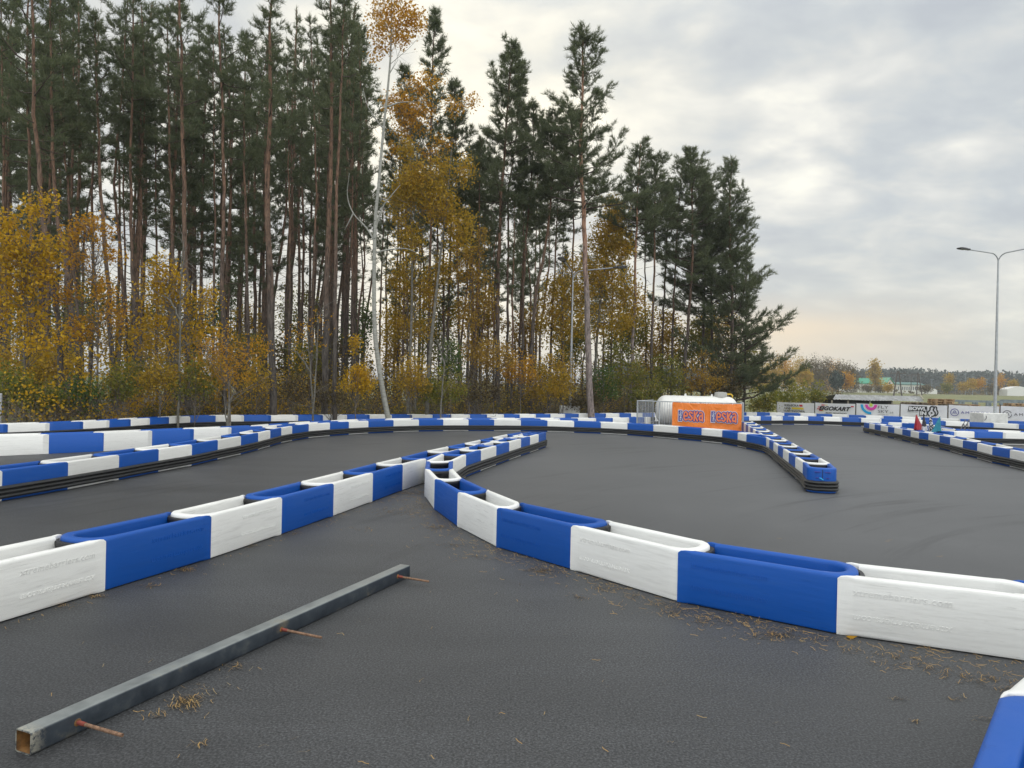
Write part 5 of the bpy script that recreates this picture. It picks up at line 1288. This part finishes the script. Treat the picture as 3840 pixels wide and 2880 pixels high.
# pale aspen with bare lower trunk
leafy('aspen_tree', 'tall aspen with a pale curved bare trunk and orange top', 'tree',
      [(1464, 1552), (1438, 1480), (1418, 1353), (1405, 1226), (1403, 1024), (1408, 821), (1420, 694), (1437, 499), (1457, 304), (1466, 174), (1470, -60)], 25.5, 21,
      [(1468, 0, 85, 110, 950), (1445, 110, 70, 70, 480), (1540, 90, 70, 55, 420), (1420, 190, 40, 50, 170), (1560, 60, 25, 25, 130), (1510, 150, 30, 30, 150)], 'leaf_orange', 'aspen_bark', 0.085, seed=1, br=4, sig=0.13)
asp = [o for o in bpy.data.objects if o.name == 'aspen_tree'][0]
for pts_ in ([(1402, 900), (1370, 850), (1325, 800), (1300, 730), (1310, 650)], [(1403, 880), (1430, 780), (1470, 730), (1500, 690)], [(1403, 950), (1450, 935), (1520, 932), (1560, 945)], [(1440, 480), (1420, 460), (1380, 400), (1360, 330)], [(1452, 400), (1500, 380), (1560, 382)], [(1325, 800), (1290, 860)]):
    m = MB(); m.tube(catmull([at(x, y, 25.5) + np.array([0, (i_ % 2) * .1, 0]) for i_, (x, y) in enumerate(pts_)], 4), np.linspace(.035, .008, 4 * (len(pts_) - 1) + 1), 6, cap=False); m.build('bare_branch', 'aspen_bark', asp, smooth=70)
# golden birches of the centre
leafy('birch_tree', 'golden orange tree whose crown climbs behind the pale aspen', 'tree', [(1530, 1500), (1545, 1100), (1540, 700), (1535, 300)], 28.5, 12,
      [(1500, 390, 60, 65, 620), (1575, 430, 60, 65, 520), (1560, 330, 55, 50, 270), (1620, 290, 35, 45, 140), (1520, 480, 50, 50, 300), (1700, 400, 40, 50, 170), (1770, 380, 32, 40, 110), (1640, 560, 65, 50, 300), (1480, 560, 40, 50, 160)], 'leaf_orange', 'pale_twig', 0.085, 'golden trees of the wood edge', 2, br=4)
leafy('birch_tree', 'golden birch with a pale trunk leaning right in the wood centre', 'tree', [(1600, 1550), (1611, 1353), (1633, 1125), (1656, 922), (1679, 720), (1693, 560)], 27.5, 15,
      [(1560, 690, 75, 90, 2200), (1650, 760, 70, 90, 1500), (1500, 760, 50, 80, 900), (1720, 860, 60, 90, 1200), (1540, 900, 60, 80, 900), (1740, 640, 40, 70, 450), (1650, 640, 50, 60, 500), (1530, 560, 30, 40, 300)], 'leaf_gold', 'pale_twig', 0.08, 'golden trees of the wood edge', 3, br=4, droop=1.0)
leafy('birch_tree', 'slender yellow green birch below the golden one', 'tree', [(1560, 1500), (1555, 1200), (1560, 950)], 30, 8,
      [(1500, 1050, 50, 90, 1000), (1590, 1080, 60, 100, 1100), (1560, 1230, 80, 60, 700), (1470, 1200, 40, 80, 450), (1660, 1010, 40, 70, 500)], 'leaf_gold', 'pale_twig', 0.085, 'golden trees of the wood edge', 4, br=4, droop=1.0)
leafy('birch_tree', 'russet and orange tree right of the golden birch', 'tree', [(1760, 1500), (1757, 1250), (1770, 1000)], 30, 9,
      [(1760, 1000, 60, 100, 900), (1740, 1180, 60, 80, 700), (1820, 1100, 40, 80, 420), (1810, 900, 25, 60, 200), (1790, 1320, 80, 50, 500)], 'leaf_russet', 'twig_bark', 0.085, 'golden trees of the wood edge', 5, br=5)
leafy('birch_tree', 'tall golden birch behind the lamp arm', 'tree', [(2225, 1500), (2240, 1250), (2262, 1050), (2285, 860), (2300, 730)], 36, 11,
      [(2300, 800, 45, 70, 1100), (2270, 900, 70, 80, 1700), (2330, 920, 50, 80, 900), (2240, 1030, 80, 90, 1500), (2320, 1080, 80, 90, 1500), (2290, 1210, 110, 80, 1400), (2180, 1130, 80, 80, 1000), (2390, 1150, 45, 90, 600)], 'leaf_gold', 'pale_twig', 0.1, 'golden trees of the wood edge', 6, br=4, droop=1.0)
leafy('birch_tree', 'golden green tree left of the lamp', 'tree', [(2110, 1500), (2112, 1250), (2105, 1050)], 34.5, 11,
      [(2100, 1080, 70, 70, 1100), (2060, 1180, 70, 80, 1000), (2130, 1240, 80, 90, 1100), (2150, 1000, 50, 50, 450)], 'leaf_gold', 'twig_bark', 0.095, 'golden trees of the wood edge', 7, br=4)
# left side
leafy('maple_tree', 'bright yellow maple filling the left edge', 'tree', [(100, 1560), (92, 1350), (105, 1150), (112, 980)], 20, 13,
      [(60, 900, 90, 100, 600), (20, 1020, 100, 120, 800), (130, 1020, 95, 120, 700), (200, 930, 55, 70, 210), (120, 800, 45, 70, 150), (10, 830, 40, 60, 140), (180, 760, 30, 55, 80), (60, 1180, 120, 90, 520), (150, 1260, 100, 80, 360)], 'leaf_yellow', 'twig_bark', 0.095, 'yellow broadleaf trees at the left', 8, br=12, per=7, sig=.13)
leafy('young_tree', 'sparse orange sprays in front of the leaning pine trunks', 'tree', [(365, 1470), (367, 1250), (362, 1100), (355, 1000)], 21, 9,
      [(330, 840, 55, 45, 260), (390, 880, 40, 50, 130), (260, 900, 50, 60, 170), (300, 980, 50, 50, 170), (420, 950, 40, 30, 130), (370, 1080, 60, 70, 260), (310, 1230, 60, 60, 360), (430, 1180, 50, 80, 260), (250, 1100, 50, 60, 200)], 'leaf_orange', 'twig_bark', 0.08, 'yellow broadleaf trees at the left', 9, br=10, per=6, sig=.12)
leafy('young_tree', 'yellow sapling with layered leaves left of the stout pine', 'tree', [(670, 1480), (675, 1250), (680, 1000), (690, 900)], 22, 9,
      [(610, 1010, 65, 55, 330), (590, 1100, 75, 65, 430), (650, 1080, 65, 75, 380), (580, 1210, 90, 65, 400), (740, 1140, 80, 55, 300), (790, 1110, 50, 40, 130), (660, 1260, 110, 70, 380), (540, 1310, 80, 70, 240), (770, 1230, 70, 60, 200)], 'leaf_yellow', 'pale_twig', 0.08, 'yellow broadleaf trees at the left', 10, br=12, per=8, sig=.13)
leafy('young_tree', 'orange sapling between the stout pine and the big front pine', 'tree', [(865, 1560), (858, 1450), (850, 1330), (855, 1250)], 21.5, 9,
      [(850, 1290, 75, 80, 230), (900, 1370, 80, 70, 230), (820, 1400, 80, 70, 230), (960, 1300, 45, 50, 170), (780, 1310, 45, 50, 170)], 'leaf_orange', 'twig_bark', 0.07, 'yellow broadleaf trees at the left', 11, br=6, per=8)
leafy('young_tree', 'small bright yellow sapling left of the pale aspen', 'tree', [(1335, 1540), (1332, 1400), (1331, 1255)], 24.5, 4,
      [(1331, 1290, 10, 40, 230), (1345, 1400, 40, 35, 420), (1370, 1440, 40, 40, 420), (1320, 1450, 35, 30, 260)], 'leaf_yellow', 'twig_bark', 0.07, 'yellow broadleaf trees at the left', 12, br=4, per=20, sig=.1)
FILL = [('olive tree far inside between the big front pine and the dark trunks', (1120, 1180, 80, 130, 900), 46, 'leaf_olive'), ('dark green tree far inside left of the aspen', (1340, 1230, 60, 130, 900), 44, 'leaf_green'),
        ('dark green tree far inside right of the bent trunk', (860, 1080, 80, 120, 900), 48, 'leaf_green'),
        ('tall dark olive tree far inside the wood at the left edge', (60, 1130, 130, 170, 1500), 38, 'leaf_olive'), ('dark green tree far inside the wood behind the leaning trunks', (240, 1200, 110, 150, 1500), 40, 'leaf_green'),
        ('dull olive tree far inside behind the yellow sapling', (560, 1180, 110, 140, 1400), 41, 'leaf_olive'), ('dark green tree far inside behind the stout pine', (740, 1230, 100, 130, 1300), 42, 'leaf_green'),
        ('dull gold tree far inside left of the big front pine', (920, 1250, 90, 110, 1100), 43, 'leaf_gold'), ('olive brown tree far inside behind the double trunks', (1230, 1330, 110, 80, 1000), 42, 'leaf_brown'), ('yellow green brush tree behind the maple foot', (200, 1380, 120, 70, 1300), 23.5, 'leaf_gold'),
        ('yellow low tree behind the orange sapling', (760, 1390, 110, 60, 1000), 24.5, 'leaf_gold'), ('olive gold low tree behind the bare twisted sapling', (520, 1400, 110, 60, 1000), 24, 'leaf_olive'),
        ('olive and gold tree behind the left pair of tufted pines', (2350, 1250, 90, 110, 1500), 40, 'leaf_olive'), ('golden olive tree behind the right tufted pine', (2470, 1270, 90, 120, 1600), 41, 'leaf_gold'),
        ('olive tree behind the broad dark pine', (2590, 1290, 90, 110, 1500), 42, 'leaf_olive'), ('dull gold tree between the rightmost pines', (2680, 1250, 80, 130, 1400), 43, 'leaf_gold'), ('olive thicket under the rightmost pine', (2760, 1370, 80, 90, 1300), 42, 'leaf_olive'),
        ('golden tree deep behind the aspen', (1490, 1230, 60, 140, 1300), 36, 'leaf_gold'), ('olive tree deep behind the golden birch', (1640, 1200, 90, 130, 1700), 37, 'leaf_olive'), ('dull gold tree deep behind the russet tree', (1800, 1200, 80, 120, 1200), 38, 'leaf_gold'),
        ('orange tree deep behind the curved trunk', (1960, 1250, 80, 100, 900), 39, 'leaf_russet'), ('olive tree deep behind the lamp', (2140, 1270, 80, 120, 1300), 41, 'leaf_olive'),
        ('dark olive tree deep between the left trunks', (330, 1150, 110, 130, 1300), 30, 'leaf_olive'), ('dull gold tree deep behind the orange sprays', (480, 1250, 110, 120, 1300), 31, 'leaf_gold'), ('yellow tree deep behind the left sapling', (620, 1280, 110, 110, 1300), 30, 'leaf_gold'),
        ('olive tree deep behind the orange sapling', (900, 1330, 100, 80, 1100), 32, 'leaf_olive'), ('dark olive tree deep right of the big front pine', (1130, 1340, 100, 70, 900), 34, 'leaf_olive'), ('yellow olive tree low behind the maple', (80, 1340, 120, 80, 1500), 24, 'leaf_gold')]
for i, (lb_, (x, y, rx, ry, n), D, mt) in enumerate(FILL):
    leafy('broadleaf_tree', lb_, 'tree', [(x, 1550), (x + 6, y + ry * .3), (x - 4, y - ry * .6)], D, 7, [(x, y, rx, ry, n), (x - rx * .4, y + ry * .7, rx * .7, ry * .6, n // 3), (x + rx * .5, y - ry * .3, rx * .5, ry * .6, n // 4)],
          mt, 'twig_bark', 0.085 * D / 28, 'broadleaf trees inside the wood', 140 + i, br=7, per=20, sig=.2)
def bare(label, stems, D, seed, leaves=None):
    rng = np.random.RandomState(seed); b = at(*stems[0][0], D); root = thing('bare_sapling', label, 'sapling', (b[0], D, 0), 0, 'bare pale saplings'); m = MB()
    for st_ in stems:
        P_ = [at(x, y, D) for x, y in st_]
        if P_[0][2] < 1.0: P_[0][2] = 0.0
        C = catmull(P_, 6) + rng.randn(6 * (len(P_) - 1) + 1, 3) * .012
        m.tube(C, np.linspace(.032, .006, len(C)), 6, cap=False)
        for i in range(4, len(C), 2):
            e = C[i] + np.array([rng.randn() * .45, rng.randn() * .3, .2 + rng.rand() * .5]); m.tube(np.array([C[i], (C[i] + e) / 2 + rng.randn(3) * .05, e]), [.010, .007, .003], 4, cap=False)
    m.build('stem', 'pale_twig', root, smooth=70)
    if leaves:
        V_ = leafquads(blob_points(leaves, D, rng, 8, .2), .07, rng, .5); tri_obj('crown', to_local(root, V_), np.arange(len(V_)).reshape(-1, 4), 'leaf_orange', root)
bare('bare forked pale sapling right of the big front pine', [[(1178, 1545), (1170, 1480), (1158, 1300), (1150, 1180)], [(1172, 1500), (1188, 1350), (1195, 1210), (1215, 1150)], [(1165, 1400), (1120, 1330), (1080, 1300)]], 24, 3, [(1130, 1260, 60, 60, 60), (1190, 1230, 50, 80, 60)])
bare('bare pale forked sapling right of the aspen foot', [[(1652, 1548), (1660, 1430), (1672, 1340), (1690, 1290)], [(1668, 1370), (1650, 1310), (1640, 1270)]], 25, 4)
bare('pale bare stump-like sapling under the orange leaves at left', [[(855, 1560), (862, 1510), (885, 1470)], [(858, 1530), (840, 1490)]], 20.5, 5)
bare('tall bare twisted sapling beside the stout pine', [[(672, 1500), (674, 1300), (678, 1100), (690, 950), (680, 880)], [(682, 1120), (720, 1060), (760, 1030)], [(676, 1200), (640, 1130), (610, 1110)]], 21.5, 6)
# shrubs at the wood edge
SHR = [('olive green shrub at the left edge behind the outer row', (60, 1440, 90, 80, 1500), 19.5, 'leaf_olive'), ('olive shrub with yellow tips left of the leaning pine foot', (180, 1480, 70, 60, 1000), 19.8, 'leaf_olive'),
       ('green shrub low in front of the second leaning pine', (300, 1470, 80, 60, 1100), 20.3, 'leaf_green'), ('yellow green shrub between the left pines', (440, 1430, 70, 70, 900), 21, 'leaf_olive'),
       ('yellow shrub under the left yellow sapling', (600, 1400, 80, 70, 900), 21.5, 'leaf_gold'), ('olive shrub right of the stout pine foot', (730, 1430, 70, 60, 800), 21.5, 'leaf_olive'),
       ('green bush with yellow leaves left of the big front pine', (960, 1400, 50, 70, 500), 24, 'leaf_gold'), ('brownish bush right of the big front pine foot', (1100, 1450, 70, 60, 700), 25, 'leaf_brown'),
       ('brown bush under the double trunks', (1240, 1470, 70, 50, 700), 25.2, 'leaf_brown'), ('yellow green bush right of the aspen trunk', (1540, 1400, 70, 80, 1500), 26, 'leaf_gold'),
       ('olive bush below the leaning birch', (1660, 1440, 80, 80, 1400), 26.5, 'leaf_olive'), ('dark green young spruce like bush in the centre', (1690, 1330, 35, 90, 900), 27.5, 'leaf_green'),
       ('orange bush below the middle skyline pine', (1850, 1330, 70, 60, 900), 29, 'leaf_russet'), ('brown and orange thicket right of the orange bush', (1800, 1450, 80, 60, 900), 28.5, 'leaf_brown'),
       ('orange leaved bush left of the curved trunk', (1950, 1370, 60, 70, 800), 30, 'leaf_orange'), ('golden bush at the foot of the lamp', (2050, 1420, 80, 90, 1900), 31, 'leaf_gold'),
       ('golden green bush just left of the lamp pole', (2110, 1400, 40, 90, 900), 31.5, 'leaf_gold'), ('dark brown thicket right of the lamp block', (2190, 1480, 60, 60, 700), 32.5, 'leaf_brown'),
       ('dark green bush right of the tallest right-hand pine', (2260, 1430, 60, 80, 1000), 33, 'leaf_green'), ('olive bush between the right pines', (2340, 1380, 80, 100, 1400), 35, 'leaf_olive'),
       ('olive brown bush left of the fence', (2420, 1450, 70, 70, 1000), 34.5, 'leaf_olive'), ('yellow olive bush behind the tank end', (2500, 1400, 70, 90, 1300), 35.5, 'leaf_olive'),
       ('orange brown bush above the tank', (2640, 1400, 80, 80, 1100), 36, 'leaf_russet'), ('olive bush above the tank dome', (2720, 1430, 70, 70, 1000), 36.5, 'leaf_brown'),
       ('pale olive scrub right of the orange banner', (2865, 1490, 60, 60, 1500), 46, 'leaf_olive'), ('thin yellow green willow scrub left of the first white banner', (2950, 1460, 55, 70, 900), 49, 'leaf_olive'),
       ('thin olive willow scrub behind the first white banner', (3040, 1470, 60, 45, 800), 52, 'leaf_olive'), ('low scrub behind the second white banner', (3110, 1485, 40, 30, 400), 56, 'leaf_brown')]
for i, (lb, (x, y, rx, ry, n), D, mt) in enumerate(SHR):
    leafy('shrub', lb, 'shrub', [(x, 1560), (x + 4, y + ry * .4), (x - 5, y - ry * .5)], D, 3, [(x, y, rx, ry, int(n * .55)), (x - rx * .5, y + ry * .5, rx * .6, ry * .5, int(n * .25)), (x + rx * .5, y + ry * .4, rx * .6, ry * .5, int(n * .25))],
          mt, 'twig_bark', 0.07 * max(1, D / 26), 'shrubs along the wood edge', 40 + i, br=7, per=24, sig=.14)
# undergrowth: nobody could count it
def undergrowth(name, label, n, mt, size, dmin, dmax, h, seed, i0, i1, twigs=0):
    rng = np.random.RandomState(seed); E = np.array(E_Bk[i0:i1]); k = rng.randint(0, len(E) - 1, n); f = rng.rand(n, 1); p = E[k] * (1 - f) + E[k + 1] * f
    off = dmin + (dmax - dmin) * rng.rand(n) ** 1.3; p[:, 1] += off
    hh = h * (0.55 + 0.35 * np.sin(p[:, 0] * 1.9 + seed) + 0.3 * np.sin(p[:, 0] * 4.7 + p[:, 1])) ; hh = np.clip(hh, .25, None) * (0.5 + 0.5 * np.clip((off - dmin) / 1.5, 0, 1))
    P_ = np.column_stack([p, rng.rand(n) ** 0.8 * hh]); V_ = leafquads(P_, size, rng, .3)
    o = tri_obj(name, V_, np.arange(len(V_)).reshape(-1, 4), mt); tag(o, label, 'undergrowth', kind='stuff')
    if twigs:
        k = rng.randint(0, len(E) - 1, twigs); f = rng.rand(twigs, 1); p = E[k] * (1 - f) + E[k + 1] * f; p[:, 1] += dmin + (dmax - dmin) * rng.rand(twigs); b = np.column_stack([p, rng.rand(twigs) * .4])
        d = unit_(rng.randn(twigs, 3) * [1, .6, .5] + [0, 0, .9]) * (0.4 + rng.rand(twigs, 1) * 1.3) * (h / 1.6); s = unit_(np.cross(d, rng.randn(twigs, 3))) * .004
        V_ = np.stack([b + s, b - s, b + d * .55 - s * .7, b + d], 1).reshape(-1, 3); T_ = np.arange(len(V_)).reshape(-1, 4)
        o = tri_obj('bare_twigs', V_, T_, 'twig_bark'); tag(o, 'tangle of bare brown twigs among the undergrowth', 'twigs', kind='stuff')
undergrowth('brown_undergrowth', 'brown leafy undergrowth along the foot of the pines', 52000, 'leaf_brown', .055, 1.0, 9.0, 1.7, 1, 0, 40, 9000)
undergrowth('green_undergrowth', 'olive green undergrowth mixed along the wood edge', 22000, 'leaf_olive', .055, 1.0, 5.0, 1.4, 2, 0, 46)
undergrowth('far_undergrowth', 'darker brown and green bushes deep in the wood', 40000, 'leaf_brown', .12, 9.0, 24.0, 3.2, 3, 0, 38)
undergrowth('mixed_undergrowth', 'yellow olive brush deep in the wood', 14000, 'leaf_gold', .09, 5.0, 18.0, 3.0, 4, 0, 42)

undergrowth('yellow_brush', 'loose yellow leaved brush between the left trunks', 9000, 'leaf_yellow', .085, 1.2, 7.0, 3.4, 6, 0, 14)
undergrowth('golden_brush', 'loose golden brush between the middle trunks', 7000, 'leaf_gold', .085, 1.2, 7.0, 2.6, 7, 12, 36)
# ---------------------------------------------------------------- far trees
def far_wood():
    rng = np.random.RandomState(9); n = 130000; X0, X1 = 60, 520; V_ = []
    x = X0 + (X1 - X0) * rng.rand(n); y = 420 + 60 * rng.rand(n); top = 12.6 + 1.2 * np.sin(x * .031) + 1.1 * np.sin(x * .11 + 1) + 1.3 * np.abs(np.sin(x * .45)) + 0.8 * np.sin(x * 1.3)
    z = 1.5 + rng.rand(n) ** .8 * (top - 1.5); P_ = np.column_stack([x, y, z])
    V_ = leafquads(P_, 1.5, rng, -.4); o = tri_obj('distant_wood', V_, np.arange(len(V_)).reshape(-1, 4), 'distant_pine'); tag(o, 'dark pine wood along the horizon on the right', 'wood', kind='stuff')
    n = 16000; x = -260 + 700 * rng.rand(n); y = 262 + 60 * rng.rand(n); z = 1.2 + rng.rand(n) * (1.6 + 1.0 * np.sin(x * .13) + .7 * np.sin(x * .41))
    V_ = leafquads(np.column_stack([x, y, z]), .8, rng, 0); o = tri_obj('field_edge_brush', V_, np.arange(len(V_)).reshape(-1, 4), 'leaf_brown'); tag(o, 'low brown brush along the far edge of the field', 'brush', kind='stuff')
far_wood()
FT = [(2905, 1345, 38, 'leaf_gold'), (2935, 1328, 34, 'leaf_orange'), (2965, 1350, 30, 'leaf_gold'), (3000, 1335, 32, 'leaf_gold'), (3035, 1345, 26, 'leaf_brown'), (3060, 1338, 28, 'leaf_brown'), (3095, 1340, 30, 'leaf_brown'), (3125, 1350, 30, 'leaf_orange'), (3145, 1352, 24, 'leaf_brown'), (3175, 1358, 22, 'leaf_brown'), (3200, 1365, 16, 'leaf_brown'), (2875, 1360, 34, 'leaf_gold'), (2850, 1372, 30, 'leaf_gold')]
names_ = ['pale gold', 'orange', 'thin gold', 'tall gold', 'thin brown', 'bare brown', 'brown twiggy', 'orange brown', 'small brown', 'bare slim', 'smallest bare', 'broad gold', 'yellow']
for i, (x, yt, rx, mt) in enumerate(FT):
    leafy('autumn_tree', '%s autumn tree, %s from the left in the far clump' % (names_[i], ORD[sorted([f[0] for f in FT]).index(x)]), 'tree', [(x, 1468), (x + 2, 1400), (x - 3, yt)], 195 + 9 * (i % 4), 2.0,
          [(x, yt + 35, rx * .7, 34, 480), (x, yt + 75, rx, 42, 620)], mt, 'pale_twig', 0.34, 'autumn trees beyond the field', 80 + i, br=20, sig=.8, per=12)
leafy('autumn_tree', 'single yellow poplar rising above the green roof', 'tree', [(3281, 1468), (3281, 1400), (3281, 1350)], 250, 2, [(3281, 1375, 14, 26, 330), (3280, 1400, 18, 26, 260), (3285, 1432, 22, 28, 420)], 'leaf_gold', 'twig_bark', .6, 'autumn trees beyond the field', 95, br=8, sig=.7)
leafy('autumn_tree', 'dark round pine left of the green roof', 'tree', [(3137, 1468), (3137, 1440), (3137, 1405)], 185, 3, [(3137, 1425, 20, 26, 1300)], 'distant_pine', 'twig_bark', .5, 'autumn trees beyond the field', 96, br=6, sig=.5)
leafy('autumn_tree', 'round orange tree beside the dark pine', 'tree', [(3172, 1468), (3172, 1440), (3172, 1400)], 190, 2, [(3172, 1425, 24, 26, 900)], 'leaf_orange', 'twig_bark', .5, 'autumn trees beyond the field', 97, br=6, sig=.5)
leafy('autumn_tree', 'round golden tree in front of the far clump', 'tree', [(3018, 1468), (3018, 1440), (3018, 1385)], 180, 2, [(3018, 1415, 26, 30, 900)], 'leaf_gold', 'twig_bark', .5, 'autumn trees beyond the field', 98, br=6, sig=.5)
FB_ = [(3330, 1452, 18, 14, 'leaf_gold'), (3470, 1458, 26, 9, 'leaf_brown'), (3550, 1452, 20, 14, 'leaf_olive'), (3612, 1450, 18, 14, 'leaf_gold'), (3640, 1440, 16, 20, 'leaf_gold'), (3672, 1438, 18, 18, 'leaf_orange'), (3720, 1455, 24, 14, 'leaf_brown'), (3752, 1430, 18, 28, 'leaf_orange'), (3800, 1440, 16, 14, 'leaf_gold'), (3560, 1420, 14, 22, 'leaf_gold'), (3250, 1456, 26, 12, 'leaf_brown'), (3300, 1460, 20, 8, 'leaf_brown')]
fl = ['golden bush at the foot of the white gable', 'flat brown bush right of the dark green wing', 'olive bush in the middle of the far field edge', 'golden bush left of the floodlight mast', 'golden small tree near the masts', 'orange small tree right of the masts', 'brown bush just left of the lamp pole', 'orange tree just right of the lamp pole', 'golden tree behind the white tent hall', 'tall golden tree in the far field centre', 'brown hedge before the green roofed building', 'low brown bush before the gable']
for i, (x, y, rx, ry, mt) in enumerate(FB_):
    leafy('field_shrub', fl[i], 'shrub', [(x, 1470), (x, y + 4), (x, y - ry * .6)], 215 + 3 * i, 1.5, [(x, y, rx, ry, 620)], mt, 'twig_bark', .34, 'shrubs beyond the field', 110 + i, br=4, sig=.5)

# ---------------------------------------------------------------- air
def haze():
    m_ = bpy.data.materials.new('haze'); m_.use_nodes = True; t_ = m_.node_tree; t_.nodes.clear()
    v = t_.nodes.new('ShaderNodeVolumePrincipled'); v.inputs['Color'].default_value = (0.80, 0.84, 0.88, 1); v.inputs['Density'].default_value = 0.0006; v.inputs['Anisotropy'].default_value = 0.0
    o_ = t_.nodes.new('ShaderNodeOutputMaterial'); t_.links.new(v.outputs[0], o_.inputs['Volume']); MATS['haze'] = m_
    m = MB(); m.box((0, 1850, 17.0), (6400, 4700, 40.0)); tag(m.build('haze', 'haze'), kind='stuff', label='thin pale haze in the distance')
HAZE = True
if HAZE: haze()
